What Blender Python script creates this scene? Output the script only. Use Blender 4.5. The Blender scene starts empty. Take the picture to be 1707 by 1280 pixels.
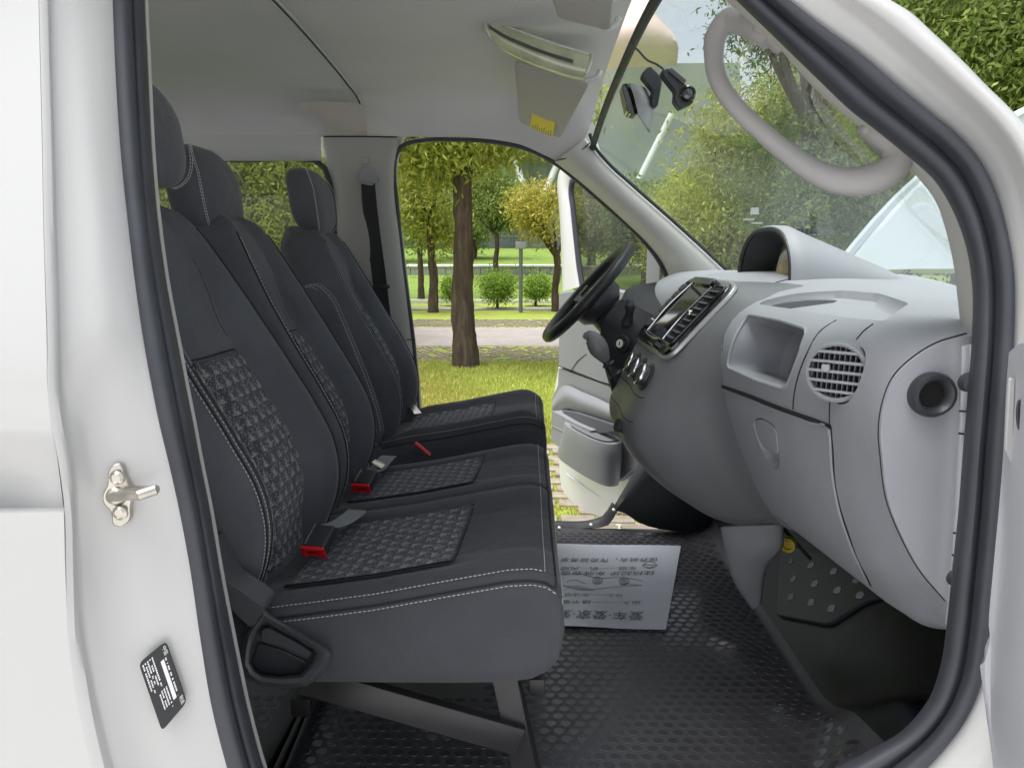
import bpy, bmesh, math, random
import numpy as np
from mathutils import Vector, Matrix
random.seed(7); rng = np.random.default_rng(11)
R = math.radians
scene = bpy.context.scene
COL = scene.collection

# ------------------------------------------------------------------ camera
FPX = 1100.0
PITCH = math.atan(208/1100.); YAW = math.atan(26.5/FPX*math.cos(PITCH))
CAM = np.array([0, 0, 1.5])
_d = np.array([-math.sin(YAW)*math.cos(PITCH), math.cos(YAW)*math.cos(PITCH), -math.sin(PITCH)])
_r = np.array([math.cos(YAW), math.sin(YAW), 0.]); _u = np.cross(_r, _d)
cd = bpy.data.cameras.new("camera"); cam = bpy.data.objects.new("camera", cd); COL.objects.link(cam)
cam.location = CAM; cam.rotation_euler = (R(90)-PITCH, 0, YAW)
cd.sensor_width = 36; cd.lens = 36*FPX/1707; cd.clip_start = 0.02; cd.clip_end = 500
scene.camera = cam

# ------------------------------------------------------------------ light
w = bpy.data.worlds.new("World"); scene.world = w; w.use_nodes = True
nt = w.node_tree; nt.nodes.clear()
so = nt.nodes.new('ShaderNodeOutputWorld'); bg = nt.nodes.new('ShaderNodeBackground'); sk = nt.nodes.new('ShaderNodeTexSky')
SUN_EL, SUN_AZ = R(76), R(250)
sk.sky_type = 'NISHITA'; sk.sun_disc = False; sk.sun_elevation = SUN_EL; sk.sun_rotation = SUN_AZ
sk.air_density = 1.0; sk.dust_density = 4.0; sk.ozone_density = 1.0
bg.inputs['Strength'].default_value = 0.15
bw = nt.nodes.new('ShaderNodeRGBToBW'); hs = nt.nodes.new('ShaderNodeMix'); hs.data_type = 'RGBA'; hs.inputs['Factor'].default_value = .75; nt.links.new(sk.outputs[0], bw.inputs[0]); nt.links.new(sk.outputs[0], hs.inputs[6]); nt.links.new(bw.outputs[0], hs.inputs[7]); nt.links.new(hs.outputs[2], bg.inputs[0]); nt.links.new(bg.outputs[0], so.inputs[0])
sl = bpy.data.lights.new("sun", 'SUN'); sl.energy = 1.5; sl.angle = R(50); sl.color = (1, .985, .96)
sun = bpy.data.objects.new("sun", sl); COL.objects.link(sun)
sd = Vector((math.sin(SUN_AZ)*math.cos(SUN_EL), math.cos(SUN_AZ)*math.cos(SUN_EL), math.sin(SUN_EL)))
sun.rotation_euler = sd.to_track_quat('Z', 'Y').to_euler()
vs = scene.view_settings; vs.view_transform = 'Standard'; vs.look = 'None'; vs.exposure = 1.3; vs.gamma = 1

# ------------------------------------------------------------------ helpers
def ray(px, py): return _d + _r*(px-853.5)/FPX + _u*(640-py)/FPX
def V(px, py, Y):                       # point of the photograph at distance Y across the van
    q = ray(px, py); return CAM + q*(Y/q[1])
def Zp(px, py, z):                      # point of the photograph on the level z
    q = ray(px, py); return CAM + q*((z-1.5)/q[2])
def PX(pts, Y=None):
    return [V(p[0], p[1], Y if Y is not None else p[2]) for p in pts]
def cr(pts, n, closed=False):           # Catmull-Rom by chord length
    P = np.array(pts, float)
    if closed: P = np.vstack([P[-1:], P, P[:2]])
    else:
        if len(P) == 2: return P[0] + (P[1]-P[0])*np.linspace(0, 1, n)[:, None]
        P = np.vstack([2*P[0]-P[1], P, 2*P[-1]-P[-2]])
    m = len(P)-3
    seg = np.sqrt(np.linalg.norm(P[2:-1]-P[1:-2], axis=1))+1e-9
    t = np.concatenate([[0], np.cumsum(seg**2)]); t /= t[-1]
    q = np.linspace(0, 1, n+1)[:-1] if closed else np.linspace(0, 1, n)
    out = []
    for x in q:
        i = min(max(np.searchsorted(t, x, 'right')-1, 0), m-1)
        u = (x-t[i])/(t[i+1]-t[i]+1e-12)
        p0, p1, p2, p3 = P[i:i+4]
        d1 = (p1-p0); d2 = (p2-p1); d3 = (p3-p2)
        l1, l2, l3 = [np.linalg.norm(a)+1e-9 for a in (d1, d2, d3)]
        m1 = (d1/l1*l2+d2/l2*l1)/(l1+l2)*l2; m2 = (d2/l2*l3+d3/l3*l2)/(l2+l3)*l2
        a = 2*u**3-3*u**2+1; b = u**3-2*u**2+u; c = -2*u**3+3*u**2; e = u**3-u**2
        out.append(a*p1+b*m1+c*p2+e*m2)
    return np.array(out)
def grid_from_rows(rows, nu, nv, closed=False):
    A = np.array([cr(r, nu, closed) for r in rows])
    return np.array([cr(A[:, j], nv) for j in range(A.shape[1])]).transpose(1, 0, 2)
class MB:
    def __init__(s): s.v = []; s.f = []; s.uv = {}
    def add(s, v, f):
        o = len(s.v); s.v += [tuple(map(float, p)) for p in v]; s.f += [tuple(i+o for i in q) for q in f]; return o
    def grid(s, G, cu=False, cv=False, caps=False, uv=None):
        nv, nu = G.shape[:2]; f = []
        for i in range(nv-(0 if cv else 1)):
            for j in range(nu-(0 if cu else 1)):
                f.append((i*nu+j, i*nu+(j+1) % nu, ((i+1) % nv)*nu+(j+1) % nu, ((i+1) % nv)*nu+j))
        if caps: f.append(tuple(range(nu))[::-1]); f.append(tuple((nv-1)*nu+j for j in range(nu)))
        o = s.add(G.reshape(-1, 3), f)
        if uv is not None:
            for k, t in enumerate(uv.reshape(-1, 2)): s.uv[o+k] = tuple(t)
        return s
    def box(s, c, size, M=None, bev=0):
        bm = bmesh.new(); bmesh.ops.create_cube(bm, size=1)
        bmesh.ops.scale(bm, vec=size, verts=bm.verts)
        if bev: bmesh.ops.bevel(bm, geom=bm.edges[:], offset=min(bev, min(size)*.49), segments=3, profile=.5, affect='EDGES')
        if M is not None: bmesh.ops.transform(bm, matrix=M.to_4x4(), verts=bm.verts)
        bmesh.ops.translate(bm, vec=Vector(c), verts=bm.verts)
        bm.verts.index_update()
        s.add([v.co for v in bm.verts], [[v.index for v in f.verts] for f in bm.faces]); bm.free(); return s
    def bar(s, a, b, wd, th, up=(0, 0, 1), bev=.002):
        a, b = Vector(a), Vector(b); x = (b-a); L = x.length; x.normalize()
        y = Vector(up).cross(x).normalized(); z = x.cross(y)
        return s.box((a+b)/2, (L, wd, th), Matrix((x, y, z)).transposed(), bev)
    def tube(s, path, r, n=10, res=None, closed=False, flat=None):
        P = cr(path, res, closed) if res else np.array(path, float)
        m = len(P); rr = np.interp(np.linspace(0, 1, m), np.linspace(0, 1, len(r)), r) if hasattr(r, '__len__') else np.full(m, r)
        T = np.gradient(P, axis=0)
        if closed: T = np.roll(P, -1, 0)-np.roll(P, 1, 0)
        T /= np.linalg.norm(T, axis=1)[:, None]+1e-12
        nrm = np.cross(T[0], [0, 0, 1.]); 
        if np.linalg.norm(nrm) < .1: nrm = np.cross(T[0], [0, 1., 0])
        G = []
        for i in range(m):
            nrm = nrm-T[i]*(nrm@T[i]); nrm /= np.linalg.norm(nrm); bn = np.cross(T[i], nrm)
            a = np.linspace(0, 2*math.pi, n, endpoint=False)
            G.append(P[i]+rr[i]*(np.cos(a)[:, None]*nrm+(flat or 1)*np.sin(a)[:, None]*bn))
        return s.grid(np.array(G), cu=True, cv=closed, caps=not closed)
    def lathe(s, prof, c, axis, n=28, caps=True):
        ax = np.array(axis, float); ax /= np.linalg.norm(ax)
        e = np.cross(ax, [0, 0, 1.]); e = e if np.linalg.norm(e) > .1 else np.cross(ax, [0, 1., 0]); e /= np.linalg.norm(e); g = np.cross(ax, e)
        a = np.linspace(0, 2*math.pi, n, endpoint=False)
        G = np.array([np.array(c)+h*ax+r*(np.cos(a)[:, None]*e+np.sin(a)[:, None]*g) for r, h in prof])
        return s.grid(G, cu=True, caps=caps)
    def slab(s, loop, off):               # closed loop of points, extruded by vector off
        P = np.array(loop, float); n = len(P); Q = P+np.array(off)
        f = [tuple(range(n))[::-1], tuple(range(n, 2*n))]+[(i, (i+1) % n, n+(i+1) % n, n+i) for i in range(n)]
        s.add(np.vstack([P, Q]), f); return s
    def build(s, name, mat, parent=None, smooth=40, solid=0, label=None, loc=None, bevel=0, off=0, sub=0):
        me = bpy.data.meshes.new(name); me.from_pydata(s.v, [], s.f); me.update()
        if s.uv:
            ul = me.uv_layers.new(name="UVMap")
            for l in me.loops: ul.data[l.index].uv = s.uv.get(l.vertex_index, (0, 0))
        o = bpy.data.objects.new(name, me); COL.objects.link(o)
        bm = bmesh.new(); bm.from_mesh(me); bmesh.ops.recalc_face_normals(bm, faces=bm.faces); bm.to_mesh(me); bm.free()
        if smooth:
            for p in me.polygons: p.use_smooth = True
            me.set_sharp_from_angle(angle=R(smooth))
        if mat: me.materials.append(mat)
        if parent: o.parent = parent
        if label: o['label'] = label
        if solid:
            m = o.modifiers.new('s', 'SOLIDIFY'); m.thickness = solid; m.offset = off
            m = o.modifiers.new('e', 'EDGE_SPLIT'); m.split_angle = R(50)
        if bevel:
            m = o.modifiers.new('b', 'BEVEL'); m.width = bevel; m.segments = 2; m.limit_method = 'ANGLE'; m.angle_limit = R(35)
        if sub:
            m = o.modifiers.new('u', 'SUBSURF'); m.levels = sub; m.render_levels = sub
        return o
def loft(name, rows, mat, parent, nu=24, nv=12, solid=.004, label=None, closed=False, caps=False, smooth=50, off=0):
    G = grid_from_rows(rows, nu, nv, closed)
    return MB().grid(G, cu=closed, caps=caps).build(name, mat, parent, smooth, solid, label, off=off)
def rloop(loop, rad, n=4):                # round the corners of a loop of points
    P = np.array(loop, float); m = len(P); out = []
    for i in range(m):
        p, a, b = P[i], P[i-1], P[(i+1) % m]
        da, db = a-p, b-p; la, lb = np.linalg.norm(da), np.linalg.norm(db)
        k = min(rad, la*.48, lb*.48); A = p+da/la*k; B = p+db/lb*k
        for t in np.linspace(0, 1, n): out.append((1-t)**2*A+2*t*(1-t)*p+t*t*B)
    return np.array(out)
def bool_cut(o, cutter):
    m = o.modifiers.new('c', 'BOOLEAN'); m.operation = 'DIFFERENCE'; m.object = cutter; m.solver = 'EXACT'
    dg = bpy.context.evaluated_depsgraph_get(); me = bpy.data.meshes.new_from_object(o.evaluated_get(dg))
    o.modifiers.clear(); o.data = me; bpy.data.objects.remove(cutter)
    for p in me.polygons: p.use_smooth = True
    me.set_sharp_from_angle(angle=R(32))
def tag(o, label=None, cat=None, group=None, kind=None):
    if label: o['label'] = label
    if cat: o['category'] = cat
    if group: o['group'] = group
    if kind: o['kind'] = kind
    return o
def empty(name, loc, label=None, cat=None, group=None, parent=None):
    o = bpy.data.objects.new(name, None); COL.objects.link(o); o.location = loc; o.empty_display_size = .1
    if parent: o.parent = parent
    return tag(o, label, cat, group)

# ------------------------------------------------------------------ materials
def mat(name, col, rough=.5, metal=0, bump=0, bscale=300, var=0, vscale=4, spec=.5, coat=0, sheen=0, bdist=.001, wrinkle=0):
    m = bpy.data.materials.new(name); m.use_nodes = True; t = m.node_tree; N = t.nodes; L = t.links
    b = N['Principled BSDF']; b.inputs['Base Color'].default_value = (*col, 1); b.inputs['Roughness'].default_value = rough
    b.inputs['Metallic'].default_value = metal; b.inputs['Specular IOR Level'].default_value = spec
    if coat: b.inputs['Coat Weight'].default_value = coat; b.inputs['Coat Roughness'].default_value = .05
    if sheen: b.inputs['Sheen Weight'].default_value = sheen; b.inputs['Sheen Roughness'].default_value = .4
    tc = N.new('ShaderNodeTexCoord')
    if var:
        n = N.new('ShaderNodeTexNoise'); n.inputs['Scale'].default_value = vscale; n.inputs['Detail'].default_value = 6
        L.new(tc.outputs['Object'], n.inputs['Vector'])
        r = N.new('ShaderNodeMapRange'); r.inputs['From Min'].default_value = .3; r.inputs['From Max'].default_value = .7
        r.inputs['To Min'].default_value = 1-var; r.inputs['To Max'].default_value = 1+var; L.new(n.outputs[0], r.inputs[0])
        x = N.new('ShaderNodeMix'); x.data_type = 'RGBA'; x.blend_type = 'MULTIPLY'; x.inputs['Factor'].default_value = 1
        x.inputs[6].default_value = (*col, 1); L.new(r.outputs[0], x.inputs[7]); L.new(x.outputs[2], b.inputs['Base Color'])
        r2 = N.new('ShaderNodeMapRange'); dr = min(.12, var); r2.inputs['To Min'].default_value = max(0, rough-dr); r2.inputs['To Max'].default_value = min(1, rough+dr)
        L.new(n.outputs[0], r2.inputs[0]); L.new(r2.outputs[0], b.inputs['Roughness'])
    if bump:
        n = N.new('ShaderNodeTexNoise'); n.inputs['Scale'].default_value = bscale; n.inputs['Detail'].default_value = 3
        L.new(tc.outputs['Object'], n.inputs['Vector'])
        k = N.new('ShaderNodeBump'); k.inputs['Strength'].default_value = bump; k.inputs['Distance'].default_value = bdist
        L.new(n.outputs[0], k.inputs['Height']); L.new(k.outputs[0], b.inputs['Normal'])
        if wrinkle:
            n3 = N.new('ShaderNodeTexNoise'); n3.inputs['Scale'].default_value = 9; n3.inputs['Detail'].default_value = 4; n3.inputs['Distortion'].default_value = 1.2; L.new(tc.outputs['Object'], n3.inputs['Vector'])
            k3 = N.new('ShaderNodeBump'); k3.inputs['Strength'].default_value = wrinkle; k3.inputs['Distance'].default_value = .012; L.new(n3.outputs[0], k3.inputs['Height']); L.new(k3.outputs[0], k.inputs['Normal'])
    return m
WHITE = mat('white_paint', (.46, .46, .45), .30, coat=.35)
RUBBER = mat('seal_rubber', (.037, .040, .050), .55, bump=.15, bscale=200, var=.12, vscale=20)
FLANGE = mat('flange', (.6, .6, .58), .4)
LINING = mat('lining', (.55, .555, .555), .95, bump=.25, bscale=900, var=.05, vscale=3, spec=.15)
LINING2 = mat('lining_front', (.57, .57, .56), .95, bump=.25, bscale=900, var=.05, vscale=3, spec=.15)
PATCH = mat('lining_patch', (.48, .45, .40), .9, var=.08, vscale=12)
TRIM = mat('pillar_trim', (.50, .49, .46), .55, bump=.1, bscale=500, var=.03, vscale=5)
PTRIM = mat('shaded_trim', (.34, .335, .32), .6, bump=.1, bscale=500, var=.04, vscale=5)  # pillar trim darkened: the shade on the far pillar is put into the colour
HTRIM = mat('handle_grey', (.36, .35, .34), .45, bump=.1, bscale=500, var=.03)
DASH = mat('dash_grey', (.305, .312, .338), .5, bump=.5, bscale=480, var=.05, vscale=6, spec=.4)
DASHD = mat('dash_dark', (.022, .023, .026), .5, bump=.25, bscale=420, var=.08)
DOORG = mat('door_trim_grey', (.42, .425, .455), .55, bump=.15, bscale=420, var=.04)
FABRIC = mat('seat_fabric', (.092, .096, .110), .95, bump=.5, bscale=1200, var=.14, vscale=7, sheen=.25, spec=.2, wrinkle=.5)
FABRIC2 = mat('seat_side_fabric', (.062, .064, .072), .9, bump=.4, bscale=1300, var=.12, vscale=7, sheen=.2, spec=.2, wrinkle=.5)
STITCH = mat('stitch_thread', (.5, .5, .48), .8)
SEAM = mat('seam_piping', (.012, .012, .014), .8)
PLASTIC = mat('black_plastic', (.030, .032, .037), .42, bump=.3, bscale=600, var=.1)
GLOSSB = mat('gloss_black', (.006, .006, .007), .08, coat=1)
STEELB = mat('black_steel', (.04, .04, .042), .35, var=.3, vscale=8, metal=.3)
STEEL = mat('bare_steel', (.55, .52, .46), .32, metal=1, var=.15, vscale=60)
CHROME = mat('chrome', (.75, .75, .75), .15, metal=1)
RED = mat('red_plastic', (.62, .012, .02), .35)
LEATHER = mat('wheel_leather', (.018, .018, .019), .42, bump=.3, bscale=700, var=.15)
BELT = mat('belt_webbing', (.02, .02, .023), .75, bump=.4, bscale=900)
BELTG = mat('belt_webbing_grey', (.24, .245, .25), .8, bump=.4, bscale=900)
MATR = mat('rubber_mat', (.078, .077, .085), .44, bump=.5, bscale=700, var=.25, vscale=5, bdist=.0012)
PAPER = mat('paper', (.66, .69, .76), .85, var=.04, vscale=9)
INK = mat('ink', (.17, .18, .20), .8)
INKL = mat('ink_light', (.36, .38, .42), .8)
YELLOW = mat('yellow_label', (.72, .60, .06), .6, var=.05)
BLACK = mat('black_void', (.006, .006, .007), .8)
LABELB = mat('label_black', (.008, .010, .014), .3)
LABELW = mat('label_white', (.7, .7, .7), .5)
def glass(name, tint, gl=.02, haze=.03):  # pale diffuse veil stands in for reflected haze on the glass
    m = bpy.data.materials.new(name); m.use_nodes = True; t = m.node_tree; N = t.nodes; L = t.links; N.clear()
    o = N.new('ShaderNodeOutputMaterial'); tr = N.new('ShaderNodeBsdfTransparent'); g = N.new('ShaderNodeBsdfGlossy'); mx = N.new('ShaderNodeMixShader'); lw = N.new('ShaderNodeLayerWeight'); fr = N.new('ShaderNodeMath'); fr.operation = 'POWER'; fr.inputs[1].default_value = 4.5; lw.inputs[0].default_value = .5; sc = N.new('ShaderNodeMath'); sc.operation = 'MULTIPLY_ADD'; sc.inputs[1].default_value = .7; sc.inputs[2].default_value = .035
    tr.inputs[0].default_value = (*tint, 1); g.inputs['Roughness'].default_value = gl; 
    L.new(lw.outputs['Facing'], fr.inputs[0]); L.new(fr.outputs[0], sc.inputs[0]); L.new(sc.outputs[0], mx.inputs[0]); L.new(tr.outputs[0], mx.inputs[1]); L.new(g.outputs[0], mx.inputs[2]); df = N.new('ShaderNodeBsdfDiffuse'); df.inputs[0].default_value = (.75, .8, .78, 1); m2 = N.new('ShaderNodeMixShader'); m2.inputs[0].default_value = haze; L.new(mx.outputs[0], m2.inputs[1]); L.new(df.outputs[0], m2.inputs[2]); L.new(m2.outputs[0], o.inputs[0])
    return m
GLASS = glass('windscreen_glass', (.84, .90, .87), haze=.115); TINT = glass('tinted_glass', (.44, .50, .46), haze=.06); DOORGL = glass('door_glass', (.42, .43, .40), haze=.04)
MIRROR = mat('lens_green_reflection', (.50, .53, .36), .12, coat=1, var=.2, vscale=14)  # green-yellow reflection on the clear lens is put into its base colour

def insert_mat():
    m = bpy.data.materials.new('woven_insert'); m.use_nodes = True; t = m.node_tree; N = t.nodes; L = t.links
    b = N['Principled BSDF']; b.inputs['Roughness'].default_value = .9; b.inputs['Specular IOR Level'].default_value = .2; b.inputs['Sheen Weight'].default_value = .2
    uv = N.new('ShaderNodeUVMap'); sp = N.new('ShaderNodeSeparateXYZ'); L.new(uv.outputs[0], sp.inputs[0])
    def mth(op, a, c=None, d=None):
        n = N.new('ShaderNodeMath'); n.operation = op
        for i, x in enumerate((a, c, d)):
            if x is None: continue
            if isinstance(x, (int, float)): n.inputs[i].default_value = x
            else: L.new(x, n.inputs[i])
        return n.outputs[0]
    U, W = sp.outputs[0], sp.outputs[1]
    p = .030
    row = mth('FLOOR', mth('DIVIDE', W, p*.8)); sh = mth('MULTIPLY', mth('MODULO', row, 2), .5)
    fu = mth('FRACT', mth('ADD', mth('DIVIDE', U, p), sh)); fv = mth('FRACT', mth('DIVIDE', W, p*.8))
    tri = mth('SUBTRACT', mth('SUBTRACT', 1, fv), mth('ABSOLUTE', mth('MULTIPLY', mth('SUBTRACT', fu, .5), 2.2)))   # triangle motif
    dens = mth('MINIMUM', mth('MAXIMUM', mth('MULTIPLY', tri, 1.1), 0), .8)
    cb = N.new('ShaderNodeCombineXYZ'); L.new(mth('FLOOR', mth('DIVIDE', U, .0017)), cb.inputs[0]); L.new(mth('FLOOR', mth('DIVIDE', W, .0020)), cb.inputs[1])
    wn_ = N.new('ShaderNodeTexWhiteNoise'); wn_.noise_dimensions = '2D'; L.new(cb.outputs[0], wn_.inputs['Vector'])
    n = N.new('ShaderNodeTexNoise'); n.inputs['Scale'].default_value = 40; n.inputs['Detail'].default_value = 3; L.new(uv.outputs[0], n.inputs['Vector'])
    fl = mth('MULTIPLY', mth('GREATER_THAN', mth('ADD', mth('ADD', dens, .10), mth('MULTIPLY', mth('SUBTRACT', n.outputs[0], .5), .5)), wn_.outputs['Value']), .85)
    wv = mth('MULTIPLY', mth('SINE', mth('MULTIPLY', U, 1500)), mth('SINE', mth('MULTIPLY', W, 1250)))
    x = N.new('ShaderNodeMix'); x.data_type = 'RGBA'; L.new(fl, x.inputs['Factor']); x.inputs[6].default_value = (.036, .039, .047, 1); x.inputs[7].default_value = (.29, .295, .305, 1)
    L.new(x.outputs[2], b.inputs['Base Color'])
    k = N.new('ShaderNodeBump'); k.inputs['Strength'].default_value = .5; k.inputs['Distance'].default_value = .001; L.new(wv, k.inputs['Height']); L.new(k.outputs[0], b.inputs['Normal'])
    return m
INSERT = insert_mat()

# ================================================================== the van
van = empty('van', (0, 1.6, .0), 'white van seen through its open passenger door, grey dash and black cloth seats', 'van')
van.location = (0, 0, 0)
def interp(tab, x): return float(np.interp(x, [a for a, b in tab], [b for a, b in tab]))

# ---- near door frame -------------------------------------------------
def tumble(py): return .10*max(0, (700-py)/700.)**1.5
pyl = [-200, 0, 125, 250, 375, 475, 575, 640, 700, 765, 850, 940, 1065, 1180, 1280, 1420]
colB = [60, 66, 69, 72, 74, 77, 80, 80, 85, 98, 108, 110, 115, 132, 155, 200]
colC = [76, 82, 85, 89, 92, 95, 98, 100, 107, 119, 123, 125, 138, 163, 188, 236]
colD = [124, 132, 140, 150, 164, 173, 176, 152, 144, 152, 164, 158, 182, 212, 234, 292]
colE = [186, 192, 197, 203, 216, 230, 244, 256, 268, 284, 304, 322, 346, 364, 386, 430]
sealL = [184, 190, 195, 204, 217, 228, 243, 255, 267, 283, 302, 319, 336, 355, 381, 425]
sealR = [232, 238, 244, 250, 261, 275, 294, 306, 318, 330, 347, 362, 386, 410, 437, 490]
def col(xs, Y, dx=0): return [V(x+dx, y, Y+tumble(y)) for x, y in zip(xs, pyl)]
# rear quarter skin with its pressed feature line
G = []
fine = sorted(set(list(np.linspace(-200, 1420, 40))+[712, 722, 732, 838, 846, 850, 856]))
for y in fine:
    dY = 0
    if 722 <= y <= 846: dY = .035*min(1, (y-722)/95.)
    elif 846 < y < 856: dY = .035*(856-y)/10.
    xb = np.interp(y, pyl, colB)
    G.append([V(x, y, .60+tumble(y)+dY*(1 if x < 50 else .6)) for x in (-700, -400, -160, -60, 20, xb-14, xb)])
MB().grid(np.array(G)).build('sliding_door_skin', WHITE, van, 40, .003)
loft('door_pillar', [col(colB, .60), col([(a+b)/2 for a, b in zip(colB, colC)], .602), col(colC, .613), col([(a*.6+b*.4) for a, b in zip(colC, colD)], .620), col(colD, .630), col([(a+b)/2 for a, b in zip(colD, colE)], .643), col(colE, .660)], WHITE, van, 60, 28)
def mixc(t): return [a*(1-t)+b*t for a, b in zip(sealL, sealR)]
seal_prof = [(0, .668), (.10, .655), (.34, .656), (.52, .664), (.60, .674), (.70, .674), (.84, .682), (.95, .70), (1, .724)]
sl_o = loft('door_seal', [col(mixc(t), y) for t, y in seal_prof], RUBBER, van, 70, 40, .004, label='black rubber seal down the rear edge of the door opening')
loft('seal_flange', [col(sealR, .724, -3), col(sealR, .72, 2), col(sealR, .735, 6), col(sealR, .80, 2)], FLANGE, van, 50, 10, .002)
loft('pillar_inner_trim', [col(sealR, .742, 0), col(sealR, .80, -20), col(sealR, 1.0, -60), col(sealR, 1.05, -300)], TRIM, van, 40, 10, .003)

# front half of the frame: pillar, sill corner
fi = [(1140, -90), (1231, 0), (1295, 62), (1362, 127), (1422, 184), (1475, 225), (1516, 259), (1561, 300), (1591, 349), (1614, 412), (1624, 476), (1624, 553), (1617, 650), (1608, 760), (1602, 841), (1590, 955), (1581, 1044), (1572, 1105), (1551, 1166), (1506, 1219), (1445, 1256), (1395, 1282), (1300, 1325)]
fo = [(1215, -90), (1310, 0), (1368, 46), (1428, 90), (1488, 141), (1545, 188), (1590, 224), (1629, 268), (1655, 319), (1673, 380), (1684, 440), (1686, 540), (1680, 640), (1670, 760), (1663, 862), (1650, 1004), (1641, 1085), (1630, 1140), (1603, 1200), (1570, 1245), (1539, 1280), (1500, 1318), (1420, 1400)]
fw = [(1380, -90), (1475, 0), (1514, 24), (1546, 53), (1575, 80), (1610, 114), (1640, 145), (1678, 182), (1712, 222), (1745, 300), (1760, 380), (1762, 480), (1762, 620), (1755, 760), (1750, 862), (1745, 1004), (1740, 1100), (1735, 1200), (1720, 1260), (1690, 1310), (1660, 1350), (1620, 1400), (1550, 1500)]
def fr(t, Y, A=fi, B=fo): return [V(a[0]*(1-t)+b[0]*t, a[1]*(1-t)+b[1]*t, Y+tumble((a[1]+b[1])/2)) for a, b in zip(A, B)]
loft('door_seal', [fr(t, y) for t, y in [(0, .735), (.06, .712), (.2, .699), (.36, .694), (.47, .697), (.55, .699), (.66, .690), (.84, .679), (.95, .677), (1, .69)]], RUBBER, van, 110, 44, .004, label='black rubber seal curving round the front pillar and sill')
loft('front_pillar', [fr(t, y, fo, fw) for t, y in [(-.04, .690), (.08, .682), (.26, .675), (.45, .666), (.62, .655), (.78, .645), (.90, .643), (.98, .655), (1.02, .70)]], WHITE, van, 110, 44, .003)
# near front pillar inner trim
ti = [(1150, -60), (1225, 10), (1304, 82), (1362, 146), (1426, 203), (1478, 244), (1524, 285), (1561, 330), (1584, 394), (1596, 450), (1602, 500), (1607, 545), (1613, 575)]
tj = [(1180, -60), (1250, 10), (1325, 85), (1385, 142), (1440, 195), (1490, 238), (1535, 278), (1580, 325), (1605, 380), (1622, 440), (1632, 490), (1632, 540), (1632, 580)]
loft('front_pillar_trim', [[V(a, b, .86+tumble(b)) for a, b in ti], [V(a+2, b, .81+tumble(b)) for a, b in ti], [V((a+c)/2, (b+e)/2, .79+tumble(b)) for (a, b), (c, e) in zip(ti, tj)], [V(c, e, .77+tumble(e)) for c, e in tj], [V(c+8, e, .735+tumble(e)) for c, e in tj]], TRIM, van, 60, 16, .004)
# frame top rail, out of the picture: closes the body towards the roof
loft('roof_rail', [[(x, .70, 2.03) for x in (-2.4, -1, -.3, .24)], [(x, .66, 1.96) for x in (-2.4, -1, -.3, .24)], [(x, .74, 1.90) for x in (-2.4, -1, -.3, .24)]], WHITE, van, 8, 6)

# striker and plate on the pillar
st = empty('door_striker', (0, 0, 0), parent=van)
def jamb(px, py):
    b, c, d_, e = [np.interp(py, pyl, q_) for q_ in (colB, colC, colD, colE)]
    return np.interp(px, [b, c, c*.6+d_*.4, d_, (d_+e)/2, e], [.60, .613, .620, .630, .643, .660])
def LP(px, py, dy=0): return V(px, py, jamb(px, py)+tumble(py)+dy-.003)
pl = [LP(*a) for a in [(186, 782), (192, 773), (205, 770), (213, 790), (222, 806), (226, 822), (222, 838), (219, 866), (205, 875), (195, 872), (190, 850), (178, 836), (176, 822), (184, 806)]]
MB().slab(cr(pl, 40, True), (0, -.006, 0)).build('striker_plate', STEEL, st, 40, bevel=.0015)
for a in [(203, 792), (208, 850)]:
    c = LP(*a); MB().lathe([(.0075, 0), (.0075, -.003), (.005, -.005), (.0045, -.004), (0.001, -.004)], c+np.array([0, -.006, 0]), (0, 1, 0), 18).build('screw', STEEL, st)
P0, P1, P2, P3 = LP(190, 827, -.004), LP(232, 825, -.036), LP(259, 816, -.036), LP(212, 818, -.004)
MB().tube([P0, (P0+P1)/2, P1], [.0058, .005, .005], 12, 10).tube([P3, (P3+P2)/2, P2], [.0052, .0048, .0048], 12, 10).tube([P1+(P1-P2)*.05, P2+(P2-P1)*.05], .0055, 12, 8).build('striker_loop', STEEL, st)
MB().lathe([(.012, .0), (.011, -.004), (.006, -.008)], P0+np.array([0, .004, 0]), (0, 1, 0), 18).build('striker_boss', STEEL, st)

def text_mesh(body, font_size=1.0):
    c = bpy.data.curves.new('t', 'FONT'); c.body = body; c.size = font_size
    o = bpy.data.objects.new('t', c); COL.objects.link(o)
    dg = bpy.context.evaluated_depsgraph_get(); me = bpy.data.meshes.new_from_object(o.evaluated_get(dg))
    v = np.array([x.co[:] for x in me.vertices]) if len(me.vertices) else np.zeros((0, 3)); f = [tuple(p.vertices) for p in me.polygons]
    bpy.data.objects.remove(o); return v, f
def put_text(mb, body, p0, p1, up, h, fit=True):       # run from p0 to p1, letters rise along up
    v, f = text_mesh(body)
    if not len(v): return
    w0, w1 = v[:, 0].min(), v[:, 0].max(); h0, h1 = v[:, 1].min(), v[:, 1].max()
    p0, p1, up = map(np.array, (p0, p1, up)); a = (v[:, 0]-w0)/(w1-w0); b = (v[:, 1]-h0)/(h1-h0)
    mb.add(p0+a[:, None]*(p1-p0)+b[:, None]*h*up, f)
plate = empty('type_plate', (0, 0, 0), parent=van)
q = [LP(277, 1067, -.006), LP(312, 1169, -.006), LP(271, 1217, -.006), LP(232, 1104, -.006)]     # top-right edge reads downwards
q = [np.array(a) for a in q]
MB().slab(rloop(q, .006), (0, -.0012, 0)).build('plate_blank', LABELB, plate, 30)
def QP(a, b):                             # a along the long side, b from the right edge to the left
    return (q[0]*(1-a)+q[1]*a)*(1-b)+(q[3]*(1-a)+q[2]*a)*b+np.array([0, -.0018, 0])
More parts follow.
